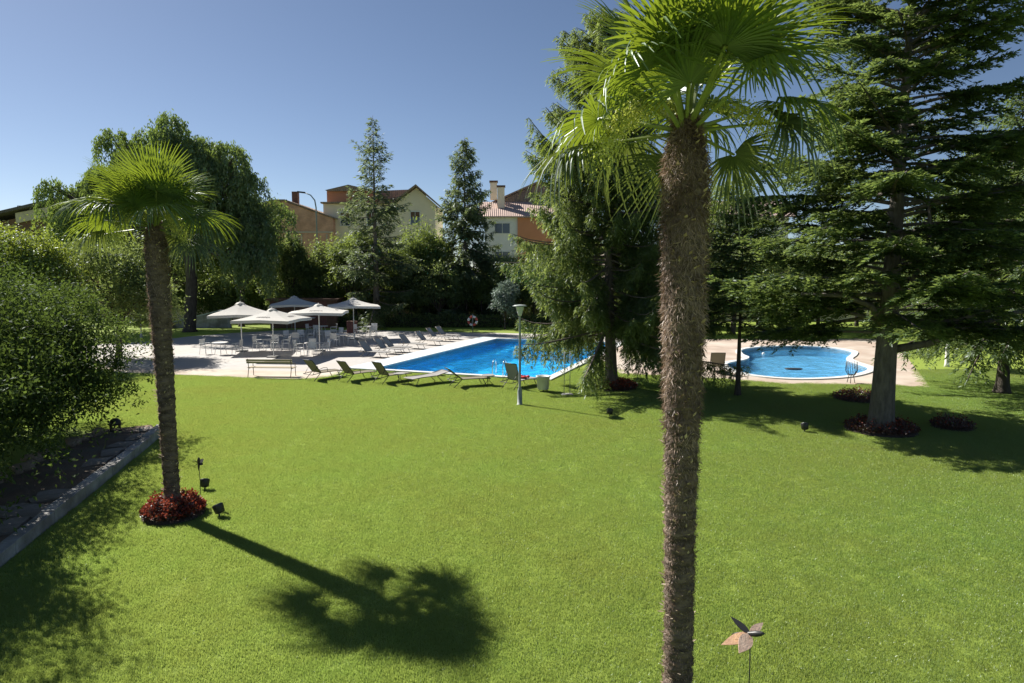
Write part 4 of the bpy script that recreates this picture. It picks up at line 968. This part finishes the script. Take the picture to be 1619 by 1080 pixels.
for k in range(8):
    mb = MB(); a0 = k * math.pi / 4 + .06
    mb.tube([(.34 * math.cos(a0 + j * .14), 0, .95 + .34 * math.sin(a0 + j * .14)) for j in range(6)], .095, 8); mb.build('ring_segment', 'life_red' if k % 2 == 0 else 'white_paint', lr)

# ------------------------------------------------------------------ parasols, tables, chairs
def parasol(x, y, h, rim, half, rz, label, marks=True, lean=0.0):
    root = empty('parasol', (x, y, .02), rz, label, 'parasol', 'white parasols on the terrace')
    mb = MB(); mb.box((0, 0, .04), (.62, .62, .08)); mb.build('base', 'concrete', root, bevel=.02)
    mb = MB(); mb.tube([(0, 0, .08), (0, 0, h - .02)], .034, 10); mb.build('pole', 'white_metal', root)
    mb = MB(); n = 8; rows = 6; vs = []
    def P(a, q):
        k = a % 4; e = int(k); f = k - e; c = [(-1, -1), (1, -1), (1, 1), (-1, 1)]
        cx = c[e][0] * (1 - f) + c[(e + 1) % 4][0] * f; cy = c[e][1] * (1 - f) + c[(e + 1) % 4][1] * f
        sag = .045 * math.sin(math.pi * q) * half; dip = (1 - abs(2 * f - 1)) * .05 * q
        return (cx * half * q, cy * half * q, h - (h - rim) * q ** 1.12 + -sag + dip - .0)
    N = 24
    for r_ in range(rows + 1):
        q = max(.02, r_ / rows)
        for k in range(N): vs.append(P(4 * k / N, q))
    for k in range(N):
        v = P(4 * k / N, 1.0); vs.append((v[0] * 1.003, v[1] * 1.003, v[2] - .16))
    mb.add(vs, [(i * N + k, i * N + (k + 1) % N, (i + 1) * N + (k + 1) % N, (i + 1) * N + k) for i in range(rows + 1) for k in range(N)])
    o = mb.build('canopy', 'canvas', root)
    so = o.modifiers.new('thickness', 'SOLIDIFY'); so.thickness = .006
    mb = MB(); mb.lathe([(.34, h - .10), (.20, h + .02), (.03, h + .07), (.02, h + .12)], 4); mb.build('vent_cap', 'canvas', root)
    for k in range(8):
        mb = MB(); pts = [P(k / 2, q) for q in (.06, .5, .97)]; mb.tube([(p[0], p[1], p[2] - .035) for p in pts], .012, 5); mb.build('rib', 'white_metal', root)
    if marks:                                     # unreadable dark print along the canopy edges
        rr = random.Random(int(x * 10))
        for e in range(4):
            mb = MB(); xx = e + .33
            while xx < e + .67:
                w = rr.uniform(.014, .034)
                a, b, c_, d = P(xx, .62), P(xx + w, .62), P(xx + w, .62 + rr.uniform(.08, .15)), P(xx, .62 + .10)
                mb.add([(q[0], q[1], q[2] + .012) for q in (a, b, c_, d)], [(0, 1, 2, 3)]); xx += w + rr.uniform(.006, .016)
            mb.build('printed_lettering', 'print', root)
    return root
PARA = [(-16.7, 42.0, 2.98, 2.30, 1.60, .20, 'white parasol with plain canopy at the outer end of the terrace', False),
        (-13.7, 39.0, 2.76, 2.20, 1.65, -.10, 'white parasol with dark print standing closest to the wooden bench', True),
        (-16.4, 51.5, 3.02, 2.45, 1.65, .25, 'tall white parasol in front of the red brown kiosk', False),
        (-11.95, 42.2, 2.86, 2.42, 1.62, .12, 'white parasol with dark print over the crowded round table', True),
        (-11.5, 49.5, 2.96, 2.45, 1.75, .30, 'flat white parasol beside the row of pool loungers', True)]
for p in PARA: parasol(*p)

def make_chair():
    root = empty('terrace_chair', (0, 0, 0), 0)
    mb = MB(); mb.box((0, 0, .44), (.44, .44, .025)); mb.build('seat', 'white_metal', root, bevel=.01)
    mb = MB(); vs = []
    for i in range(5):
        z = .52 + .09 * i
        for j in range(5):
            u = -1 + j / 2; vs.append((u * .22, -.23 - .06 * i / 4 - .03 * (1 - u * u), z))
    vs2 = [(v[0], v[1] + .02, v[2]) for v in vs]
    f1 = [(i * 5 + j, i * 5 + j + 1, (i + 1) * 5 + j + 1, (i + 1) * 5 + j) for i in range(4) for j in range(4)]
    mb.add(vs + vs2, f1 + [tuple(25 + k for k in reversed(f)) for f in f1] + [(j, j + 1, 26 + j, 25 + j) for j in range(4)] + [(20 + j, 45 + j, 46 + j, 21 + j) for j in range(4)]); mb.build('backrest', 'white_metal', root)
    for s in (-1, 1):
        mb = MB(); mb.tube([(s * .24, -.25, .64), (s * .26, .05, .66), (s * .25, .20, .64), (s * .235, .21, .44)], .016, 6); mb.build('armrest', 'white_metal', root)
        for (yy, yb) in ((.20, .23), (-.20, -.27)):
            mb = MB(); mb.tube([(s * .21, yy, .44), (s * .235, yb, 0)], .014, 6); mb.build('leg', 'white_metal', root)
    for s in (-1, 1):
        mb = MB(); mb.tube([(s * .20, -.21, .43), (s * .215, -.25, .88)], .013, 6); mb.build('back_post', 'white_metal', root)
    return root
chair0 = make_chair(); used = False
def chair(x, y, rz, label):
    global used
    o = chair0 if not used else copy_tree(chair0); used = True
    o.location = (x, y, .024); o.rotation_euler = (0, 0, rz)
    tag(o, label, 'chair', 'white chairs on the terrace'); return o
def rtable(x, y, label, r=.48, h=.73):
    t = empty('terrace_table', (x, y, .022), .4, label, 'table', 'round tables on the terrace')
    mb = MB(); mb.lathe([(r - .01, h - .03), (r, h - .02), (r, h - .004), (r - .01, h)], 24); mb.build('table_top', 'white_metal', t)
    for k in range(4):
        a = k * math.pi / 2; mb = MB(); mb.tube([(r * .45 * math.cos(a), r * .45 * math.sin(a), h - .03), (r * .7 * math.cos(a), r * .7 * math.sin(a), 0)], .016, 6); mb.build('leg', 'white_metal', t)
    return t
TB = [(-17.3, 40.3, [(172, .95), (8, .95)], 'round table in the sun at the outer end of the terrace'),
      (-14.95, 42.2, [(165, .95), (20, .85), (95, .8)], 'round table between the outer parasol and the bench parasol'),
      (-14.6, 46.2, [(150, .85), (30, .9), (-80, .8), (90, .8)], 'round table in the middle of the parasols'),
      (-11.75, 40.0, [(185, .8), (-75, .8), (-20, .85), (50, .85), (110, .8)], 'crowded round table under the printed parasol near the loungers'),
      (-14.7, 52.6, [(180, .9), (0, .9), (-100, .8)], 'round table before the red brown kiosk'),
      (-12.9, 48.4, [(170, .8), (60, .8)], 'round table under the flat parasol'),
      (-10.9, 52.2, [(180, .9), (-60, .8), (80, .8)], 'round table behind the pool loungers'),
      (-11.6, 45.6, [(10, .8), (150, .85), (-95, .8)], 'round table behind the first pool lounger')]
CL = ['white chair at the table in the sun at the outer terrace end', 'white chair at the table between outer parasol and bench parasol', 'white chair at the table in the middle of the parasols', 'white chair at the crowded table under the printed parasol',
      'white chair at the table before the red brown kiosk', 'white chair at the table under the flat parasol', 'white chair at the table behind the pool loungers', 'white chair at the table behind the first pool lounger']
for i, (x, y, ch, lb) in enumerate(TB):
    rtable(x, y, lb)
    for (a, d) in ch: chair(x + d * math.cos(R(a)), y + d * math.sin(R(a)), R(a + 90) + rg.uniform(-.35, .35), CL[i])

# ------------------------------------------------------------------ kiosk, signs, walls at the back
ks = empty('garden_kiosk', (-18.2, 59.6, 0), .05, 'small red brown boarded kiosk with flat roof behind the parasols', 'kiosk')
for k in range(14):
    mb = MB(); mb.box((-2.6 + .4 * k, 0, 1.2), (.385, .10, 2.4)); mb.build('board', 'red_wood' if 6 < k < 12 else 'brown_wood', ks)
mb = MB(); mb.box((0, 1.2, 2.5), (6.2, 3.2, .16)); mb.build('roof', 'brown_wood', ks)
for s in (-1, 1):
    mb = MB(); mb.box((s * 2.85, 1.2, 1.2), (.1, 2.4, 2.4)); mb.build('side_wall', 'brown_wood', ks)
mb = MB(); mb.box((-.4, -.62, .95), (3.0, .5, .07)); mb.build('counter', 'white_paint', ks, bevel=.01)
sg = empty('notice_board', (-18.6, 56.9, 0), .1, 'pale blue and white notice board on legs before the kiosk', 'sign')
mb = MB(); mb.box((0, 0, 1.15), (.62, .04, .55)); mb.build('board', 'coping', sg, bevel=.03)
for s in (-1, 1):
    mb = MB(); mb.tube([(s * .2, .03, 0), (s * .2, .03, 1.3)], .02, 6); mb.build('leg', 'grey_metal', sg)
bx_ = empty('wooden_bin', (-12.9, 55.0, 0), .1, 'square brown slatted bin beside the sparse spruce trunk', 'bin')
for k in range(5):
    mb = MB(); mb.box((-.32 + .16 * k, 0, .45), (.145, .7, .9)); mb.build('slat', 'red_wood', bx_)
mb = MB(); mb.box((0, 0, .93), (.86, .78, .05)); mb.build('lid', 'brown_wood', bx_)
gw = empty('garden_wall', (-27.4, 60.0, 0), .06, 'grey sloping garden wall on the grass bank behind the terrace', 'wall')
mb = MB(); mb.prism([(-3.2, 0), (2.6, 0), (2.6, 1.45), (1.6, 1.45), (-3.2, .25)], 0, .25, 'y'); mb.build('wall_body', 'concrete', gw)
mb = MB(); mb.prism([(-3.3, .26), (1.6, 1.46), (2.7, 1.46), (2.7, 1.54), (1.58, 1.54), (-3.3, .34)], -.04, .29, 'y'); mb.build('wall_cap', 'coping', gw)
bw = empty('boundary_wall', (-2, 68.5, 0), 0, 'long beige boundary wall behind the garden trees', 'wall')
for k in range(26):
    mb = MB(); mb.box((-44 + 4 * k, 0, 1.1), (3.97, .3, 2.2)); mb.build('wall_panel', 'cream', bw)
fn = empty('hedge_fence', (-6, 60.6, 0), 0, 'low dark clipped hedge along the back of the pool garden', 'hedge')
rgn = np.random.default_rng(500); n = 15000
P = np.stack([rgn.uniform(-9.5, 13, n), rgn.normal(0, .35, n), rgn.uniform(.0, 1.05, n) * (1 + .12 * np.sin(rgn.uniform(0, 60, n)))], 1)
cards_obj('foliage', 'dark_leaf', fn, P, rand_unit(rgn, n), rand_unit(rgn, n) * .8 + np.array((0, 0, .6)), rgn.uniform(.14, .26, n), rgn.uniform(.07, .12, n), rgn.random(n))
mb = MB(); mb.box((1.75, .1, .42), (22.4, .4, .84)); mb.build('hedge_core', 'bark_dark', fn)
# thin stemmed trees whose trunks show between hedge and foliage
for i in range(12):
    x = -10.3 + i * 1.25 + rg.uniform(-.3, .3); y = 63.6 + rg.uniform(-.6, .6); h = rg.uniform(4.2, 5.6)
    leafy('hedge_tree', 'thin stemmed dark tree in the row behind the clipped hedge', x, y, [(0, 0, h * .68, .95, .9, h * .33)], 3600, (.24, .10), 'dark_leaf' if i % 3 else 'decid', 300 + i, (.085, h * .5), group='row of thin trees behind the hedge', clump=.34, per=40)
sr = random.Random(77)
for i in range(24):
    x = -38 + i * 3.3 + sr.uniform(-.6, .6); y = 67.0 + sr.uniform(-.8, .8); h = sr.uniform(5.0, 6.6) * (1.0 if -34 < x < 30 else 1.4)
    if x > 14: y -= 5 + sr.uniform(0, 3)
    leafy('screen_tree', 'dark tree in the screen planting along the beige boundary wall', x, y, [(0, 0, h * .55, 2.0, 1.8, h * .46), (sr.uniform(-1, 1), 0, h * .35, 2.0, 1.6, h * .32)], 5600, (.34, .15), ('dark_leaf', 'decid', 'dark_leaf')[i % 3], 600 + i, (.16, h * .4), group='screen trees along the boundary wall', clump=.30, per=40)
rgt = np.random.default_rng(900); n = 42000
X = rgt.uniform(-190, 190, n); base = 8.0 + 2.0 * np.sin(X * .21) + 1.3 * np.sin(X * .53 + 1) + .8 * np.sin(X * 1.3)
P = np.stack([X, 118 + rgt.normal(0, 4, n), base * np.sqrt(rgt.random(n))], 1)
tl_ = cards_obj('treeline', 'dark_leaf', None, P, rand_unit(rgt, n), rand_unit(rgt, n), rgt.uniform(.5, 1.0, n), rgt.uniform(.3, .5, n), rgt.random(n)); tag(tl_, 'far dark line of trees beyond the houses', 'trees', kind='stuff')
wt = leafy('white_stemmed_tree', 'small tree with whitewashed stem on the lawn past the tiled path', 22.6, 35.2, [(0, 0, 3.4, 1.5, 1.4, 1.5)], 7000, (.15, .07), 'dark_leaf', 401, (.10, 2.2), bark='white_paint')
ib = empty('iron_basket', (15.0, 29.9, .015), 0, 'dark iron basket stand at the paddling pool edge', 'stand')
for k in range(10):
    a = k * .6283; mb = MB(); mb.tube([(.14 * math.cos(a), .14 * math.sin(a), .35), (.24 * math.cos(a), .24 * math.sin(a), .55), (.22 * math.cos(a), .22 * math.sin(a), .95)], .013, 5); mb.build('bar', 'dark_metal', ib)
for k in range(3):
    a = k * 2.094; mb = MB(); mb.tube([(.1 * math.cos(a), .1 * math.sin(a), .36), (.18 * math.cos(a), .18 * math.sin(a), 0)], .016, 5); mb.build('leg', 'dark_metal', ib)
mb = MB(); mb.lathe([(.02, .34), (.15, .35), (.15, .37), (.02, .375)], 14); mb.build('tray', 'dark_metal', ib)
fl = MB(); fl.lathe([(.02, -.04), (.34, -.03), (.40, .0), (.34, .03), (.02, .035)], 18)
o = tag(fl.build('pool_float', 'black_plastic'), 'dark flat float drifting on the paddling pool', 'pool float'); o.location = (14.4, 34.6, -.03); o.scale = (1.2, .7, 1)
by = MB(); by.lathe([(.01, -.10), (.07, -.075), (.10, 0), (.07, .075), (.01, .10)], 14)
o = tag(by.build('pool_buoy', 'white_paint'), 'small white buoy on the far water of the paddling pool', 'buoy'); o.location = (15.2, 41.0, -.03)

# ------------------------------------------------------------------ houses
def window(house, x, z, w, h, y, shutter=None):
    f = MB()
    for (cx, cz, dx, dz) in ((x, z + h / 2, w + .16, .09), (x, z - h / 2, w + .24, .08), (x - w / 2, z, .08, h - .09), (x + w / 2, z, .08, h - .09), (x, z, .05, h - .09)):
        f.box((cx, y - .05, cz), (dx, .14, dz))
    o = f.build('window', 'white_paint', house)
    g = MB(); g.box((x, y - .012, z), (w - .08, .03, h - .09)); g.build('pane', 'glass', o)
    if shutter:
        g = MB(); g.box((x, y - .03, z + h * .28), (w - .085, .05, h * .40)); g.build('shutter', shutter, o)

b1 = empty('brick_house', (-25.6, 82, 0), 0, 'bare brick house wall with concrete bands beside the cream house', 'house')
mb = MB(); mb.prism([(-6, 0), (4.4, 0), (4.4, 11.2), (-1.3, 13.2), (-2.6, 13.2), (-6, 12.0)], 0, 9, 'y'); mb.build('wall', 'brick', b1)
for z in (9.6, 6.4):
    mb = MB(); mb.box((-.8, -.02, z), (10.3, .08, .17)); mb.build('concrete_band', 'band', b1)
for x in (.6, 3.6):
    mb = MB(); mb.box((x, -.03, 4.7), (.17, .06, 9.3)); mb.build('concrete_post', 'band', b1)
mb = MB(); mb.prism([(-6.2, 11.98), (-2.65, 13.24), (-1.25, 13.24), (4.7, 11.14), (4.7, 11.28), (-1.2, 13.42), (-2.7, 13.42), (-6.2, 12.14)], -.2, 9.2, 'y'); rf = mb.build('roof', 'roof_brown', b1)
mb = MB(); mb.box((-.9, 3, 13.9), (.7, .7, 1.5)); mb.build('chimney', 'brown_wood', rf)
b2 = empty('cream_house', (-15.6, 83, 0), 0, 'cream rendered house with a tiled gable roof and brown attic', 'house')
mb = MB(); mb.prism([(-7.0, 0), (6.4, 0), (6.4, 13.0), (4.2, 14.9), (1.6, 13.0), (-7.0, 13.0)], 0, 9, 'y'); mb.build('wall', 'cream', b2)
mb = MB(); mb.prism([(4.2, 15.0), (7.1, 12.55), (7.1, 12.72), (4.2, 15.24), (.9, 12.9), (.9, 12.75)], -.7, 9.4, 'y'); rf = mb.build('roof', 'roof_brown', b2)
mb = MB(); mb.prism([(-7.2, 13.02), (1.0, 13.02), (1.0, 13.2), (-7.2, 13.2)], -.5, 9.2, 'y'); mb.build('cornice', 'roof_brown', b2)
mb = MB(); mb.box((-4.0, 3.5, 13.9), (5.6, 5, 1.4)); mb.build('attic', 'orange_wall', b2)
mb = MB(); mb.prism([(-6.7, 14.58), (-1.4, 14.58), (-1.2, 14.7), (-4.1, 15.35), (-6.9, 14.7)], .6, 6.6, 'y'); mb.build('attic_roof', 'roof_brown', b2)
mb = MB(); mb.prism([(-1.4, 13.2), (3.6, 14.5), (3.6, 15.2), (-1.4, 15.0)], 4.0, 8.5, 'y'); mb.build('rear_roof', 'roof_brown', b2)
for x, z in ((-4.4, 11.2), (-1.2, 11.2), (4.0, 11.3), (-4.4, 7.6), (-1.2, 7.6), (4.7, 7.6), (2.6, 7.6), (-4.4, 4.2), (4.2, 4.2)): window(b2, x, z, 1.15, 1.6, 0, 'brown_wood')
b3 = empty('white_house', (3.2, 86, 0), 0, 'white and orange house with pinkish tiled roofs and chimneys', 'house')
mb = MB(); mb.box((0, 4.5, 5.9), (13.2, 9, 11.8)); mb.build('wall', 'white_wall', b3)
mb = MB(); mb.box((-.2, -.05, 5.8), (4.6, .3, 11.6)); mb.build('orange_panel', 'orange_wall', b3)
mb = MB(); mb.prism([(-.6, 11.75), (4.6, 14.0), (9.6, 11.75), (9.6, 11.6), (4.6, 13.6), (-.6, 11.6)], -7.4, 7.4, 'x'); rf = mb.build('roof', 'roof_pink', b3)
for x, y, z, h in ((-4.6, 2.6, 14.3, 2.6), (-5.6, 5, 15.4, 2.2)):
    mb = MB(); mb.box((x, y, z), (.9, .8, h)); o = mb.build('chimney', 'cream', rf)
    mb = MB(); mb.box((x, y, z + h / 2 + .12), (1.1, 1.0, .22)); mb.build('chimney_cap', 'brown_wood', rf)
mb = MB(); mb.prism([(-5.6, 12.6), (6.6, 12.6), (6.6, 13.9), (.5, 16.55), (-5.6, 13.9)], 5.2, 9, 'y'); mb.build('upper_wall', 'roof_brown', b3)
mb = MB(); mb.prism([(-6.2, 13.7), (.5, 16.6), (7.2, 13.7), (7.2, 13.9), (.5, 16.85), (-6.2, 13.9)], 4.8, 10.2, 'y'); mb.build('upper_roof', 'roof_brown', b3)
for x, z in ((-4.4, 10.3), (-4.4, 6.8), (-4.4, 3.6), (4.4, 10.3), (4.4, 6.8)): window(b3, x, z, 1.9, 1.3, 0)
b4 = empty('balcony_house', (25.2, 78, 0), 0, 'pale house with brown balcony doors and greyish tiled roof', 'house')
mb = MB(); mb.box((0, 4.5, 5.6), (12, 9, 11.2)); mb.build('wall', 'white_wall', b4)
mb = MB(); mb.prism([(-.9, 11.1), (4.5, 13.3), (9.9, 11.1), (9.9, 10.95), (4.5, 12.9), (-.9, 10.95)], -6.6, 6.6, 'x'); mb.build('roof', 'roof_pink', b4)
for x in (-3.2, 1.2):
    mb = MB(); mb.box((x, -.04, 9.0), (1.9, .10, 2.3)); d_ = mb.build('balcony_door', 'brown_wood', b4)
    mb = MB(); mb.box((x, -.10, 9.2), (1.5, .03, 1.5)); mb.build('pane', 'glass', d_)
mb = MB(); mb.box((-.8, -.65, 7.6), (8.6, 1.3, .18)); bl_ = mb.build('balcony', 'band', b4)
for k in range(22):
    mb = MB(); mb.box((-4.9 + .39 * k, -1.26, 8.15), (.04, .04, .92)); mb.build('baluster', 'dark_metal', bl_)
mb = MB(); mb.box((-.8, -1.26, 8.65), (8.6, .07, .06)); mb.build('handrail', 'dark_metal', bl_)
for x in (-3.2, 1.2, 4.4): window(b4, x, 5.4, 1.4, 1.4, 0)
b5 = empty('dark_roofed_house', (-55.5, 76, 0), .0, 'brown house with dark sloping roof and roof frames beyond the shrubs', 'house')
mb = MB(); mb.prism([(-9, 0), (5.0, 0), (5.0, 11.6), (-9, 8.6)], 0, 10, 'y'); mb.build('wall', 'brown_wood', b5)
mb = MB(); mb.prism([(-9, 9.2), (6.0, 12.6), (6.0, 12.9), (-9, 9.5)], -.8, 10.6, 'y'); rf = mb.build('roof', 'roof_dark', b5)
mb = MB(); mb.prism([(1.2, 11.3), (6.0, 12.2), (6.0, 11.2), (1.2, 10.2)], -.3, -.1, 'y'); mb.build('gable_board', 'band', b5)
for k in range(3):
    mb = MB(); x = .6 + 2.1 * k; z = 11.85 + .47 * k
    for (dx, dz, w_, h_) in ((0, .45, 1.5, .06), (-.72, .22, .06, .45), (.72, .22, .06, .45)): mb.box((x + dx, 2, z + dz), (w_, .06, h_))
    mb.build('roof_frame', 'dark_metal', rf)
for z in (7.8, 5.0):
    mb = MB(); mb.box((0, -.5, z - 1.2), (8, 1.0, .16)); mb.build('balcony', 'white_paint', b5)
    window(b5, 2.6, z, 1.5, 1.5, 0)
mb = MB(); mb.box((.9, -.6, 4.6), (.16, .16, 9.2)); mb.build('downpipe', 'white_paint', b5)
